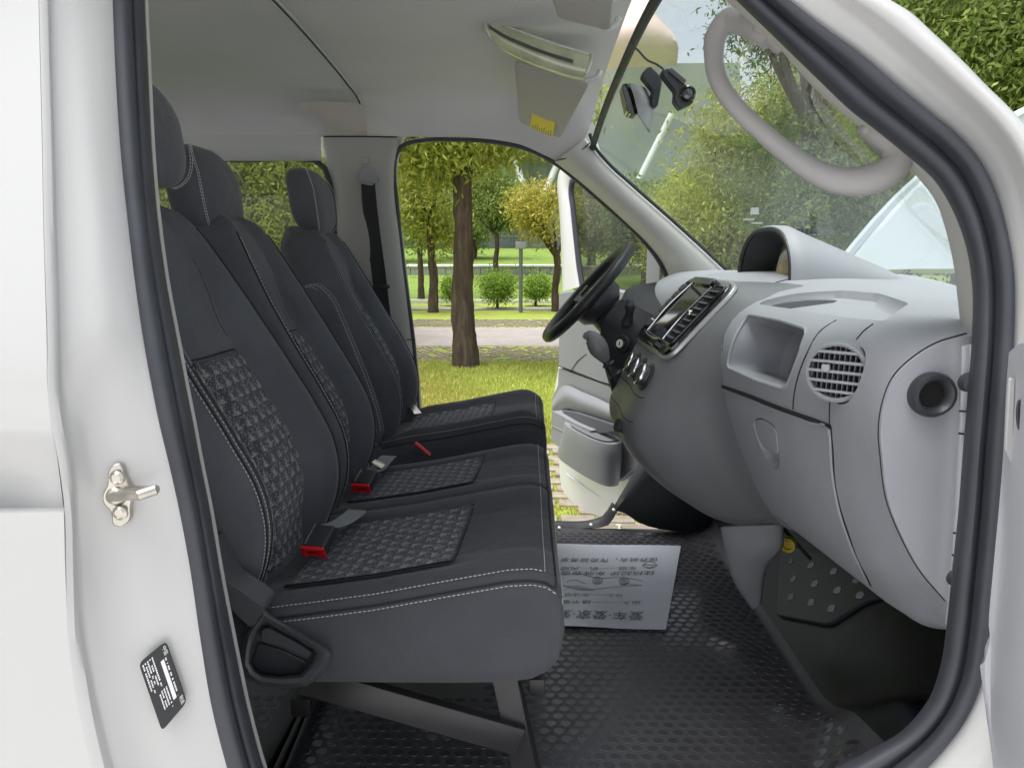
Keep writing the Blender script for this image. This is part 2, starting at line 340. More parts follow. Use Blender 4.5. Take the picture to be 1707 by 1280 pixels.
mb = MB(); upv = (QP(.5, 0)-QP(.5, 1)); upv /= np.linalg.norm(upv)
put_text(mb, '中国', QP(.05, .16), QP(.17, .16), upv, .005); put_text(mb, '制造', QP(.84, .16), QP(.96, .16), upv, .005)
rr = random.Random(3)
def dashes(a0, a1, b, hb, gap=.25):
    a = a0
    while a < a1:
        L = rr.uniform(.012, .03); b2 = b+hb
        if rr.random() > gap: mb.add([QP(a, b), QP(min(a+L, a1), b), QP(min(a+L, a1), b2), QP(a, b2)], [(0, 1, 2, 3)])
        a += L+.008
dashes(.2, .8, .13, .05); 
for k in range(5): dashes(.06, .5-.05*(k % 3), .52+.085*k, .045, .15)
for k in range(4): dashes(.55, .86-.06*(k % 2), .40+.085*k, .045, .15)
mb.build('plate_print', LABELW, plate, 0)
mb = MB(); mb.add([QP(.2, .22), QP(.8, .22), QP(.8, .34), QP(.2, .34)], [(0, 1, 2, 3)]); mb.build('plate_strip', LABELW, plate, 0)

# ---- shell: roof lining, far side, floor ------------------------------
ceil = [(.72, 1.93), (.9, 2.015), (1.2, 2.065), (1.63, 2.083), (2.0, 2.072), (2.25, 2.055), (2.4, 2.035), (2.47, 1.995)]
SEAMX = -.575
loft('roof_lining', [[(x, y, z) for x in (-2.6, -1.8, -1.2, -.8, SEAMX-.002)] for y, z in ceil]+[[(x, 2.5, 1.936) for x in (-2.6, -1.8, -1.2, -.8, SEAMX)]], LINING, van, 20, 40, .006, label='rear section of the grey roof lining')
last = [V(614, 228, 2.5), V(700, 228, 2.5), V(790, 229, 2.5), V(870, 242, 2.5), V(915, 262, 2.5), V(940, 274, 2.5)]
loft('roof_lining', [[(x, y, z+.004) for x in (SEAMX-.01, -.4, -.2, 0, .15, .236)] for y, z in ceil[:-1]]+[[(-.583, 2.47, 1.99), (-.4, 2.47, 1.99), (-.2, 2.47, 1.99), (0, 2.465, 1.985), (.12, 2.45, 1.955), (.2, 2.45, 1.92)]]+[last], LINING2, van, 30, 40, .006, label='front section of the grey roof lining')
MB().tube([(SEAMX-.008, y, z-.004) for y, z in ceil], .0022, 6, 60).build('lining_edge', SEAM, van)
MB().tube([(SEAMX-.013, y, z-.003) for y, z in ceil], .003, 6, 60).build('lining_edge', LINING, van)
# torn patch of lining over the far pillar
pt = [(500, 171, 2.33), (545, 169, 2.33), (590, 171, 2.33), (605, 176, 2.34), (609, 200, 2.39), (612, 226, 2.45), (545, 226, 2.45), (541, 200, 2.39), (515, 190, 2.36), (501, 184, 2.35)]
pts3 = [V(a, b, y-.012) for a, b, y in pt]
MB().slab(pts3, (0, .006, 0)).build('lining_patch', PATCH, van, 30, label='loose cream patch of lining over the far pillar')
# strip over the rear window
wy = 2.5
loft('rear_header_trim', [[V(x, y-36, 2.49) for x, y in [(-300, 262), (200, 262), (400, 262), (535, 262)]], [V(x, y-12, 2.475) for x, y in [(-300, 262), (200, 262), (400, 262), (535, 262)]], [V(x, y+2, 2.49) for x, y in [(-300, 262), (200, 262), (400, 262), (535, 262)]], [V(x, y+6, 2.55) for x, y in [(-300, 262), (200, 262), (400, 262), (535, 262)]]], LINING, van, 10, 12)
# far pillar between rear window and driver door
py2 = [228, 250, 275, 300, 400, 500, 600, 700, 800]
pL = [536, 541, 549, 556, 562, 566, 570, 574, 578]; pR = [672, 664, 659, 658, 668, 680, 692, 700, 706]
loft('rear_pillar_trim', [[V(a*(1-t)+b*t, y, Y) for a, b, y in zip(pL, pR, py2)] for t, Y in [(-.04, 2.56), (.0, 2.515), (.12, 2.475), (.3, 2.46), (.5, 2.455), (.75, 2.46), (.92, 2.475), (1, 2.515), (1.03, 2.56)]], PTRIM, van, 40, 40)
MB().tube([V(540, 228, 2.462), V(600, 228, 2.452), V(662, 229, 2.462)], .0025, 6, 12).build('trim_gap', SEAM, van)
MB().tube([V(678, 566, 2.472), V(692, 566, 2.49)], .002, 6, 4).build('trim_gap', SEAM, van)
# side wall below the rear window
loft('rear_side_wall', [[(x, 2.52, z) for x in (-2.6, -1.5, -.68)] for z in (.45, .8, 1.2, 1.43)], TRIM, van, 6, 8)
loft('near_side_wall', [[(x, .66, z) for x in (-2.6, -1.5, -.62)] for z in (.3, .8, 1.3, 1.5)], TRIM, van, 6, 8)
loft('rear_wall', [[(-2.6, y, z) for y in (.66, 1.6, 2.52)] for z in (.45, 1.0, 1.4)], TRIM, van, 6, 6)
# rear window
rw = [(300, 262), (420, 262), (515, 262), (536, 267), (549, 283), (556, 310), (560, 360), (564, 420), (566, 462), (420, 462), (300, 462), (-400, 462), (-400, 262)]
win = empty('rear_side_window', (0, 0, 0), parent=van)
MB().tube([V(a, b, 2.515) for a, b in [(-400, 266), (300, 266), (420, 266), (512, 266), (531, 270), (543, 284), (550, 310), (555, 360), (559, 420), (561, 480)]], .011, 8, 60).build('window_seal', RUBBER, win)
mb = MB(); mb.add([V(-400, 262, 2.53), V(560, 262, 2.53), V(570, 500, 2.53), V(-400, 500, 2.53)], [(0, 1, 2, 3)]); mb.build('window_glass', TINT, win, 0)
# belt on the far pillar
sb = empty('seat_belt', (0, 0, 0), parent=van)
c = V(609, 268, 2.452)
MB().box(c, (.022, .014, .026), bev=.004).build('height_adjuster', PTRIM, sb)
MB().slab(rloop([V(a, b, 2.435) for a, b in [(603, 279), (618, 278), (629, 296), (633, 306), (628, 309), (598, 308), (595, 298)]], .008), (0, .018, 0)).build('belt_guide', DASH, sb, 30, bevel=.003)
MB().tube([V(597, 303, 2.43), V(630, 305, 2.43), V(634, 300, 2.43), V(629, 292, 2.43)], .005, 8, 16).build('guide_loop', DASH, sb)
ba = [(602, 306), (604, 340), (612, 400), (619, 450), (625, 500), (632, 540), (640, 600)]; bb = [(625, 306), (628, 340), (635, 400), (642, 450), (648, 500), (653, 540), (660, 600)]
loft('belt_webbing', [[V(a, b, 2.44+.02*math.sin(b*.02)) for a, b in ba], [V(a, b, 2.425) for a, b in bb]], BELT, sb, 24, 4, .0015)
MB().box(V(636, 477, 2.42), (.062, .012, .014), Matrix.Rotation(R(5), 3, 'Y'), .004).build('belt_stop', PLASTIC, sb)
# driver door opening seal, A pillar trim
ds = [(708, 800), (697, 690), (694, 637), (686, 548), (677, 482), (669, 417), (661, 335), (657, 286), (660, 259), (673, 242), (700, 235), (760, 233), (830, 238), (880, 249), (925, 272), (960, 299), (1000, 334), (1040, 369), (1075, 404), (1100, 438), (1115, 470), (1122, 500), (1124, 560), (1115, 640), (1095, 720), (1065, 780), (1035, 830), (1012, 872)]
MB().tube([V(a, b, 2.505) for a, b in ds], .0085, 8, 140).build('door_seal', RUBBER, van, label='thin black seal round the driver door opening')
au = [(975, 232), (988, 246), (1015, 277), (1052, 311), (1110, 362), (1170, 416), (1212, 455), (1240, 480)]
al = [(925, 270), (938, 280), (965, 301), (1003, 334), (1043, 370), (1079, 405), (1106, 440), (1122, 480)]
loft('front_pillar_trim', [[V(a[0]*(1-t)+b[0]*t, a[1]*(1-t)+b[1]*t, Y) for a, b in zip(al, au)] for t, Y in [(-.03, 2.53), (0, 2.50), (.15, 2.465), (.4, 2.43), (.65, 2.42), (.85, 2.425), (.97, 2.45), (1, 2.50)]], TRIM, van, 40, 30)
MB().tube([V(928, 268, 2.47), V(950, 262, 2.435), V(970, 250, 2.42), V(984, 238, 2.425)], .002, 6, 16).build('trim_gap', SEAM, van)
# far sill
loft('sill_cover', [[V(a, b, 2.47) for a, b in [(700, 893), (930, 884), (985, 880), (1012, 876), (1030, 850)]], [V(a, b, 2.50) for a, b in [(700, 876), (930, 870), (985, 868), (1005, 862), (1022, 838)]], [V(a, b+12, 2.56) for a, b in [(700, 876), (930, 870), (985, 868), (1005, 862), (1022, 838)]]], RUBBER, van, 24, 8, .004)
for a in [(932, 881), (985, 876), (1023, 851)]:
    MB().lathe([(.007, 0), (.006, .003), (.001, .0035)], V(*a, 2.465)+np.array([0, -.002, .004]), (0, -.6, .8), 14).build('rivet', STEEL, van)
loft('kick_panel', [[V(1075, 762, 2.50), V(1050, 800, 2.5), V(1015, 862, 2.5)], [V(1085, 768, 2.46), V(1065, 805, 2.45), V(1028, 850, 2.47)], [V(1125, 800, 2.40), V(1105, 835, 2.43), V(1068, 872, 2.46)], [V(1215, 790, 2.44), V(1210, 840, 2.45), V(1185, 890, 2.46)]], PLASTIC, van, 14, 10)

loft('kick_panel', [[(x, 2.487, z) for x in (.70, .8, 1.1)] for z in (.40, .8, 1.40)], PLASTIC, van, 8, 8)
# windscreen
top = [(.30, .80, 1.93), (.255, 1.0, 1.965), (.243, 1.35, 1.985), (.24, 1.8, 1.98), (.236, 2.2, 1.945), (.228, 2.46, 1.885)]
bot = [(.60, .80, 1.40), (.72, 1.0, 1.41), (.93, 1.4, 1.42), (.985, 1.75, 1.43), (.93, 2.1, 1.435), (.74, 2.46, 1.43)]
mid = [(a[0]*.5+b[0]*.5+.02, a[1], a[2]*.5+b[2]*.5) for a, b in zip(top, bot)]
ws = empty('windscreen', (0, 0, 0), parent=van)
loft('windscreen_glass', [top, mid, bot], GLASS, ws, 40, 16, 0)
MB().tube(np.array(top)-np.array([.004, 0, .006]), .011, 8, 50).build('windscreen_seal', RUBBER, ws)
MB().tube([V(a-1, b-2, 2.43) for a, b in [(984, 225), (990, 242), (1015, 274), (1052, 308), (1110, 359), (1170, 413), (1212, 452), (1245, 480)]], .006, 8, 40).build('windscreen_seal', RUBBER, ws)
mb = MB()
for k in range(8):
    c = V(1330+k*7.5, 386-k*.2, 1.9); mb.box(c, (.010, .002, .016), bev=.001)
mb.build('vent_reflection', mat('vent_reflection_dark', (.05, .06, .06), .7), ws)  # dark bars drawn as the reflection of the defrost vent in the glass
mb = MB(); mb.box(V(1258, 352, 1.85), (.022, .001, .018)).box(V(1248, 366, 1.85), (.03, .001, .004)).box(V(1262, 372, 1.85), (.03, .001, .004)); mb.build('inspection_sticker', mat('vent_reflection_dark2', (.5, .52, .5), .7), ws, 0)

# sun visors
VISOR = mat('visor_vinyl', (.42, .405, .39), .8, bump=.3, bscale=500, var=.04)
vis = empty('sun_visor', (0, 0, 0), parent=van)
MB().slab(rloop([V(858, 100, 1.95), V(984, 130, 1.93), V(934, 224, 2.36), V(866, 197, 2.40)], .02), (0, 0, -.016)).build('visor_board', VISOR, vis, 30, bevel=.006)
yl = [V(887, 178, 2.25), V(926, 194, 2.235), V(921, 218, 2.33), V(884, 203, 2.35)]
MB().slab([np.array(a)+np.array([0, 0, -.019]) for a in yl], (0, 0, -.001)).build('warning_label', YELLOW, vis, 0)
mb = MB()
for k in range(9):
    t = .08+k*.1; A = yl[3]*(1-t)+yl[2]*t; B = A+(yl[0]*(1-t)+yl[1]*t-A)*(.25+.25*((k*7) % 3)/3); n = (yl[2]-yl[3])*.03
    mb.add([x+np.array([0, 0, -.0208]) for x in (A, A+n, B+n, B)], [(0, 1, 2, 3)])
mb.build('label_print', INK, vis, 0)
MB().tube([V(968, 135, 1.94), V(985, 133, 1.94), V(996, 128, 1.94), V(1000, 120, 1.95)], .008, 8, 14).build('visor_clip', LINING2, vis)
vis2 = empty('sun_visor', (0, 0, 0), parent=van)
MB().slab(rloop([V(905, -60, 1.22), V(1030, -60, 1.2), V(1018, 40, 1.5), V(930, 18, 1.52)], .02), (0, 0, -.016)).build('visor_board', VISOR, vis2, 30, bevel=.006)
MB().tube([V(995, 38, 1.52), V(1012, 48, 1.52), V(1026, 42, 1.52), V(1032, 30, 1.52)], .007, 8, 14).build('visor_clip', LINING2, vis2)
# roof lamp with a clear curved lens
lp = empty('roof_lamp', (0, 0, 0), parent=van)
e0 = [(811, 28), (835, 40), (870, 54), (920, 72), (960, 84), (986, 92)]; e1 = [(820, 66), (840, 82), (870, 98), (915, 116), (950, 127), (972, 132)]
loft('lamp_lens', [[V(a, b-2, 1.84) for a, b in e0], [V(a*.75+c*.25, b*.75+d2*.25, 1.80) for (a, b), (c, d2) in zip(e0, e1)], [V(a*.35+c*.65, b*.35+d2*.65, 1.79) for (a, b), (c, d2) in zip(e0, e1)], [V(a, b, 1.81) for a, b in e1], [V(a, b-3, 1.86) for a, b in e1]], MIRROR, lp, 40, 14, .004)
loft('lamp_groove', [[V(a*.55+c*.45, b*.55+d2*.45-3, 1.782) for (a, b), (c, d2) in zip(e0, e1)][:-1], [V(a*.55+c*.45, b*.55+d2*.45+3, 1.782) for (a, b), (c, d2) in zip(e0, e1)][:-1]], mat('lens_groove', (.07, .075, .07), .3), lp, 24, 3, .002)
MB().tube([V(986, 90, 1.82), V(984, 108, 1.79), V(978, 122, 1.79), V(971, 132, 1.82)], .004, 8, 16).tube([V(811, 27, 1.82), V(810, 45, 1.79), V(815, 58, 1.79), V(820, 67, 1.82)], .004, 8, 16).tube([V(a, b, 1.82) for a, b in e0], .003, 6, 30).tube([V(a, b, 1.815) for a, b in e1], .003, 6, 30).build('lamp_rim', mat('lamp_rim', (.55, .56, .52), .2), lp)

# interior mirror
im = empty('interior_mirror', (0, 0, 0), parent=van)
MB().slab(rloop([V(1036, 140, 1.62), V(1052, 139, 1.62), V(1064, 185, 1.62), V(1062, 192, 1.62), V(1046, 188, 1.62)], .008), (0, .05, 0)).build('mirror_glass', GLOSSB, im, 30, bevel=.003)
loft('mirror_shell', [[V(1049, 139, 1.60), V(1057, 160, 1.6), V(1064, 192, 1.60)], [V(1064, 143, 1.60), V(1070, 164, 1.59), V(1072, 204, 1.61)], [V(1075, 148, 1.63), V(1081, 172, 1.61), V(1080, 216, 1.64)], [V(1080, 150, 1.75), V(1086, 176, 1.74), V(1080, 218, 1.76)]], mat('mirror_shell', (.30, .305, .31), .4), im, 16, 14, .004)
MB().bar(V(1078, 175, 1.66), V(1092, 170, 1.62), .012, .012).build('mirror_stem', PLASTIC, im)
MB().slab(rloop([V(a, b, 1.60) for a, b in [(1083, 109), (1103, 128), (1104, 138), (1097, 178), (1085, 177), (1088, 150), (1070, 128), (1071, 121)]], .006), (0, .03, 0)).build('mirror_arm', PLASTIC, im, 30, bevel=.003)

# grab handle on the near pillar
gh = empty('grab_handle', (0, 0, 0), parent=van)
gp = [(1283, 68, .84), (1262, 50, .85), (1236, 36, .88), (1212, 36, .90), (1195, 58, .905), (1190, 95, .90), (1200, 140, .885), (1230, 182, .87), (1270, 220, .855), (1312, 255, .84), (1352, 283, .825), (1395, 301, .81), (1440, 302, .80), (1478, 288, .79), (1496, 268, .785), (1492, 244, .785), (1465, 224, .79), (1448, 212, .80)]
MB().tube([V(a, b, y+tumble(b)) for a, b, y in gp], [.0105, .0125, .0150, .0145, .0120, .0105, .0100, .0098, .0098, .0098, .0103, .0110, .0122, .014, .0155, .0145, .012, .010], 16, 90, flat=1.2).build('handle_loop', HTRIM, gh)
MB().box(V(1283, 60, .84+tumble(60)), (.05, .02, .018), Matrix.Rotation(R(42), 3, 'Y'), .006).build('handle_foot', HTRIM, gh)
MB().box(V(1462, 232, .80+tumble(230)), (.05, .02, .018), Matrix.Rotation(R(42), 3, 'Y'), .006).build('handle_foot', HTRIM, gh)

# floor and rubber mat
FZ = .45
loft('floor_pan', [[(x, y, FZ-.02) for x in (-2.6, -1, 0, .75)] for y in (.66, 1.2, 1.8, 2.5)], PLASTIC, van, 8, 8)
fm = empty('floor_mat', (0, 0, 0), parent=van)
def floorz(x, y):
    z = FZ
    if x > .70: z += (x-.70)*1.1
    # transmission hump under the dash and wheel box in the near corner
    z += .10*math.exp(-((x-.74)/.10)**2-((y-1.12)/.13)**2)
    for bx, by, br, bh in ((.70, 1.30, .05, .05), (.76, 1.22, .04, .04), (.62, 1.36, .04, .018), (.66, 1.20, .03, .02), (.58, 1.62, .05, .015)):
        z += bh*math.exp(-((x-bx)/br)**2-((y-by)/(br*1.6))**2)
    z += .12*max(0, min(1, (x-.62)/.2))*max(0, min(1, (2.45-y)/.05))*max(0, min(1, (y-2.15)/.2))
    return z
xs = np.linspace(-1.0, .715, 130); ys = np.linspace(.735, 2.475, 120)
MB().grid(np.array([[(x, y, floorz(x, y)) for x in xs] for y in ys])).build('mat_sheet', MATR, fm, 60)
MATD = mat('rubber_mat_studs', (.066, .066, .073), .17, bump=.12, bscale=500, var=.2, vscale=7, bdist=.0006)
xs = np.linspace(.712, 1.10, 40)
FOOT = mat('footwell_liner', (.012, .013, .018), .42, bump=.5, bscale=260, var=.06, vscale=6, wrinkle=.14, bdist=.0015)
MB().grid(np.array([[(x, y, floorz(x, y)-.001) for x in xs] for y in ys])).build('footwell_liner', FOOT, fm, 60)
def slope(px, py, off=0):                 # point of the photograph on the sloping footwell
    n = np.array([-1.1, 0, 1.])/math.hypot(1.1, 1); o_ = np.array([.70, 0, FZ])+n*off; q_ = ray(px, py); return CAM+q_*(((o_-CAM)@n)/(q_@n))
sn = np.array([-1.1, 0, 1.])/math.hypot(1.1, 1)
MB().slab(rloop([slope(a, b, .012) for a, b in [(1300, 905), (1400, 928), (1492, 985), (1440, 1000), (1378, 1040), (1292, 1024)]], .02), -sn*.014).build('foot_plate', mat('plate_rubber', (.05, .05, .055), .45, bump=.5, bscale=600), fm, 30, bevel=.004)
for a, b in [(1318, 935), (1352, 942), (1390, 952), (1428, 966), (1322, 965), (1358, 973), (1396, 984), (1434, 992), (1318, 995), (1352, 1004), (1386, 1014)]:
    MB().lathe([(.013, 0), (.0118, .0015), (.001, .0016)], slope(a, b, .0122), sn, 16).build('plate_stud', MATD, fm)
mb = MB(); px_, py_ = .0335, .0250
na = 14; aa = np.linspace(0, 2*math.pi, na, endpoint=False)
ny = int((2.46-.75)/py_)
for j in range(ny):
    y = .75+j*py_
    for i in range(int(2.05/px_)):
        x = -.98+i*px_+(px_/2 if j % 2 else 0)
        if (x < -.1 and 1.45 < y) or x > .695: continue
        z = floorz(x, y); sx = floorz(x+.01, y)-z; sy = floorz(x, y+.01)-z
        v = [(x+.0135*math.cos(a), y+.0098*math.sin(a), z+sx*1.35*math.cos(a)+sy*.98*math.sin(a)-.0002) for a in aa]
        v += [(x+.0122*math.cos(a), y+.0087*math.sin(a), z+sx*1.22*math.cos(a)+sy*.87*math.sin(a)+.0014) for a in aa]
        mb.add(v, [(k, (k+1) % na, na+(k+1) % na, na+k) for k in range(na)]+[tuple(range(na, 2*na))])
o = mb.build('mat_studs', MATD, fm, 30); o['kind'] = 'stuff'

# seat runner rails at the left
for (a, b), wdt, nm in [(((425, 1290), (497, 1163)), .05, 'seat_rail'), (((462, 1290), (520, 1163)), .012, 'rail_rib'), (((480, 1290), (531, 1163)), .012, 'rail_rib')]:
    A, B = Zp(*a, FZ+.02), Zp(*b, FZ+.02); MB().bar(A-(B-A)*.4, B+(B-A)*1.0, wdt, .035).build(nm, STEELB, van)

# ================================================================== seats
bcurve = [(.88, -.455), (.95, -.425), (1.0, -.408), (1.06, -.402), (1.12, -.412), (1.2, -.448), (1.3, -.503), (1.4, -.558), (1.5, -.610), (1.55, -.636), (1.585, -.660), (1.605, -.695)]
wcurve = [(.88, .93), (1.0, 1.0), (1.2, 1.02), (1.32, .99), (1.42, .91), (1.5, .78), (1.55, .68), (1.585, .52), (1.60, .38), (1.605, .25)]
zc = cr([(b, a, 0) for a, b in bcurve], 200); BZ, BX = zc[:, 1], zc[:, 0]
def sstep(a, b, x): t = min(1, max(0, (x-a)/(b-a))); return t*t*(3-2*t)
def seat(name, label, Yc, hw, dz=0, dx=0, head=True, hdz=0, hdx=0, tw=0, edges=(-1, 1), cush=None, parts=True):
    root = empty(name, (0, 0, 0), parent=van); root['label'] = label
    def S(s, z, off=0):                   # front surface of the backrest
        x = np.interp(z, BZ, BX); wv = interp(wcurve, z)*hw
        a = abs(s)
        g = -.052*(1-sstep(.36, .76, a))*(1-sstep(1.36, 1.5, z)*.6)*sstep(.86, 1.0, z) - .012*math.exp(-((a-.475)/.03)**2)*(1-sstep(1.4, 1.52, z)) - .055*sstep(.86, 1.0, a)**1.5
        if s < 0: g -= tw*sstep(.2, .8, a)
        if 1.29 < z < 1.37: g -= .006*math.exp(-((z-1.325)/.008)**2)*(1 if a < .55 else 0)
        return np.array([x+g+off*.95+dx, Yc+wv*s, z+off*.3+dz])
    G = []
    zs = np.concatenate([np.linspace(.88, 1.5, 40), 1.5+.105*np.sin(np.linspace(.12, math.pi/2, 16))])
    sv = np.concatenate([np.linspace(-1, -.45, 16), np.linspace(-.4, .4, 9), np.linspace(.45, 1, 16)])
    for z in zs:
        fr_ = [S(s, z) for s in sv]
        th = .135 if z < 1.5 else .135*(.22+.78*math.sqrt(max(0, 1-((z-1.5)/.105)**2)))
        x = np.interp(z, BZ, BX)+dx; wv = interp(wcurve, z)*hw
        bk = [np.array([x-th+(.03 if abs(s) > .85 else 0)-.02, Yc+wv*s, z+dz]) for s in np.linspace(.98, -.98, 12)]
        sd_ = [np.array([x-.055-th*.35, Yc+wv*1.015, z+dz])]; sd2 = [np.array([x-.055-th*.35, Yc-wv*1.015, z+dz])]
        G.append(fr_+sd_+bk+sd2)
    MB().grid(np.array(G), cu=True, caps=True).build('backrest', FABRIC, root, 60)
    # woven insert
    us = np.linspace(-.74, .39, 30); zz = np.linspace(.93, 1.32, 30)
    Gi = np.array([[S(s, z, .003) for s in us] for z in zz]); UV = np.array([[(s*hw, z) for s in us] for z in zz])
    MB().grid(Gi, uv=UV).build('backrest_insert', INSERT, root, 60)
    # piping and stitches
    mb = MB()
    for sg in (-1, 1):
        mb.tube([S(.395 if sg > 0 else -.75, z, -.001) for z in np.linspace(.93, 1.5, 24)], .0018, 6)
        mb.tube([S(sg*.845, z, .001) for z in np.linspace(.9, 1.56, 30)], .002, 6)
    mb.tube([S(s, 1.325, .001) for s in np.linspace(-.74, .39, 16)], .0016, 6)
    mb.build('seam_piping', SEAM, root)
    mb = MB()
    def run(fn, L, lo, hi):
        n = int(L/.0075)
        for k in range(n):
            t0, t1 = lo+(hi-lo)*k/n, lo+(hi-lo)*(k+.62)/n
            mb.tube([fn(t0), fn(t1)], .00075, 4)
    for sg in (-1,):
        for q_ in ((.80, .885) if parts else (.80,)): run(lambda z: S(sg*q_, z, .0025), .68, .9, 1.55)
    o = mb.build('stitching', STITCH, root); o['kind'] = 'stuff'
    # headrest
    hx, hz = -.715+hdx+dx, 1.70+hdz+dz
    G = []
    for t in np.linspace(-1, 1, 22):
        k = (1-abs(t)**3.2)**(1/2.4)
        a = np.linspace(0, 2*math.pi, 36, endpoint=False); e = 2/3.2
        cy = np.sign(np.cos(a))*np.abs(np.cos(a))**e*.128*(.62+.38*k if t < 0 else .45+.55*k)*(1 if parts else .95)
        cx = np.sign(np.sin(a))*np.abs(np.sin(a))**e*.052*k
        z = hz+t*.106
        G.append(np.stack([hx+cx-t*.012-.02*(t > .3)*(t-.3), Yc+cy*max(k, .05)**.6, np.full(36, z)], 1))
    hr = MB().grid(np.array(G), cu=True, caps=True).build('headrest', FABRIC, root, 60)
    for sg in (-1, 1):
        MB().tube([(hx-.01, Yc+sg*.06, hz-.09), (hx-.005, Yc+sg*.06, hz-.16)], .006, 10).build('headrest_post', CHROME, root)
    mb = MB()
    pth = []
    for t in np.linspace(-.93, .96, 40):
        k = (1-abs(t)**3.2)**(1/2.4); pth.append((t, k))
    for q_, rad in ((0, 0),):
        for sg in (-1, 1):
            for off in (.0, .008):
                P = [np.array([hx+.0525*k*.80-t*.012-.02*(t > .3)*(t-.3), Yc+sg*(.128*(.62+.38*k if t < 0 else .45+.55*k)*max(k, .05)**.6*.93-off), hz+t*.106]) for t, k in pth]
                P = cr(P, 120)
                for i in range(0, 118, 3): mb.tube([P[i]+np.array([.0035, sg*.002, 0]), P[i+2]+np.array([.0035, sg*.002, 0])], .0008, 4)
    o = mb.build('headrest_stitching', STITCH, root); o['kind'] = 'stuff'
    # cushion
    Y0, Y1, bol, near_edge = cush
    yc, hh = (Y0+Y1)/2, (Y1-Y0)/2
    X_ = [-.50, -.44, -.36, -.25, -.12, -.03, .01, .032, .046, .055, .060, .062]
    ZT = [.918, .928, .938, .955, .982, 1.0, 1.003, .999, .990, .977, .955, .93]
    ZB = [.80, .80, .80, .80, .80, .803, .810, .822, .838, .856, .885, .905]
    def topz(s, x):
        a = abs(s)
        zt = np.interp(x, X_, ZT)
        b = bol*math.exp(-((a-.80)/.16)**2)*sstep(-.5, -.35, x)*(1-sstep(-.02, .06, x)*.6)
        b -= .008*(1-sstep(.4, .62, a))*sstep(.06, -.1, -abs(x+.25)+.1)
        b -= .012*math.exp(-((a-.64)/.022)**2)*(1 if -.42 < x < -.12 else 0)*.5
        b -= (.018 if (1 if s > 0 else -1) in edges else .007)*sstep(.93, 1.0, a)
        return zt+b+dz
    xs_ = np.concatenate([np.linspace(-.5, 0, 30), np.linspace(.008, .062, 16)])
    ss = np.concatenate([np.linspace(-1, -.85, 8), np.linspace(-.8, .8, 30), np.linspace(.85, 1, 8)])
    G = []
    for x in xs_:
        zb = np.interp(x, X_, ZB)+dz
        tp = [np.array([x, yc+hh*s, topz(s, x)]) for s in ss]
        zr = topz(1, x); zl = topz(-1, x)
        rgt = [np.array([x, yc+hh*(1+.03*math.sin(k*math.pi)), zr+(zb-zr)*k]) for k in (.2, .5, .8, .95)]
        btm = [np.array([x, yc+hh*s, zb]) for s in (.95, .5, 0, -.5, -.95)]
        lft = [np.array([x, yc-hh*(1+.03*math.sin(k*math.pi)), zl+(zb-zl)*k]) for k in (.95, .8, .5, .2)]
        G.append(tp+rgt+btm+lft)
    MB().grid(np.array(G), cu=True, caps=True).build('cushion', FABRIC2, root, 60)
    xi = np.linspace(-.42, -.125, 26); si = np.linspace(-.6, .6, 26)
    sk_ = lambda s, x: x+.012*s
    MB().grid(np.array([[(sk_(s, x), yc+hh*s, topz(s, x)+.003) for s in si] for x in xi]), uv=np.array([[(s*hh, x) for s in si] for x in xi])).build('cushion_insert', INSERT, root, 60)
    mb = MB()
    ring = [(s, -.42) for s in np.linspace(-.62, .62, 12)]+[(.62, x) for x in np.linspace(-.40, -.12, 16)]+[(s, -.12) for s in np.linspace(.60, -.62, 12)]+[(-.62, x) for x in np.linspace(-.14, -.40, 16)]
    mb.tube([(x+.012*s, yc+hh*s, topz(s, x)+.0008) for s, x in ring], .0013, 6, closed=True)
    for sg in edges:
        mb.tube([(x, yc+hh*sg*.985, topz(sg*.985, x)+.002) for x in np.linspace(-.46, .045, 40)], .0020, 6)
    mb.tube([(.047+.0*s, yc+hh*s, topz(s, .047)+.001) for s in np.linspace(-.98, .98, 40)], .0020, 6)
    mb.build('seam_piping', SEAM, root)
    mb = MB()
    for sg in edges:
        run(lambda x: np.array([x, yc+hh*sg*.945, topz(.945, x)+.0022]), .48, -.46, .028)
        run(lambda x: np.array([x, yc+hh*sg*1.003, topz(1, x)-.012]), .5, -.46, .05)
    run(lambda s: np.array([.030, yc+hh*s, topz(s, .030)+.0022]), hh*1.8, -.94, .94)
    run(lambda s: np.array([.0585, yc+hh*s, topz(s, .0585)+.001]), hh*1.9, -.98, .98)
    o = mb.build('stitching', STITCH, root); o['kind'] = 'stuff'
    return root, topz, yc, hh
s1, tz1, yc1, hh1 = seat('passenger_seat', 'nearest black cloth seat beside the open door', 1.205, .195, dx=-.008, tw=.030, hdz=.028, hdx=.022, edges=(-1,), cush=(.985, 1.420, .006, True))
s2, tz2, yc2, hh2 = seat('middle_seat', 'narrow middle seat of the front row', 1.590, .165, dx=-.012, hdx=-.03, hdz=-.045, cush=(1.418, 1.755, .004, False), edges=(), parts=False)
s3, tz3, yc3, hh3 = seat('driver_seat', 'driver seat behind the steering wheel with folded armrest', 2.215, .20, hdz=-.016, hdx=.010, cush=(2.0, 2.42, .030, True))
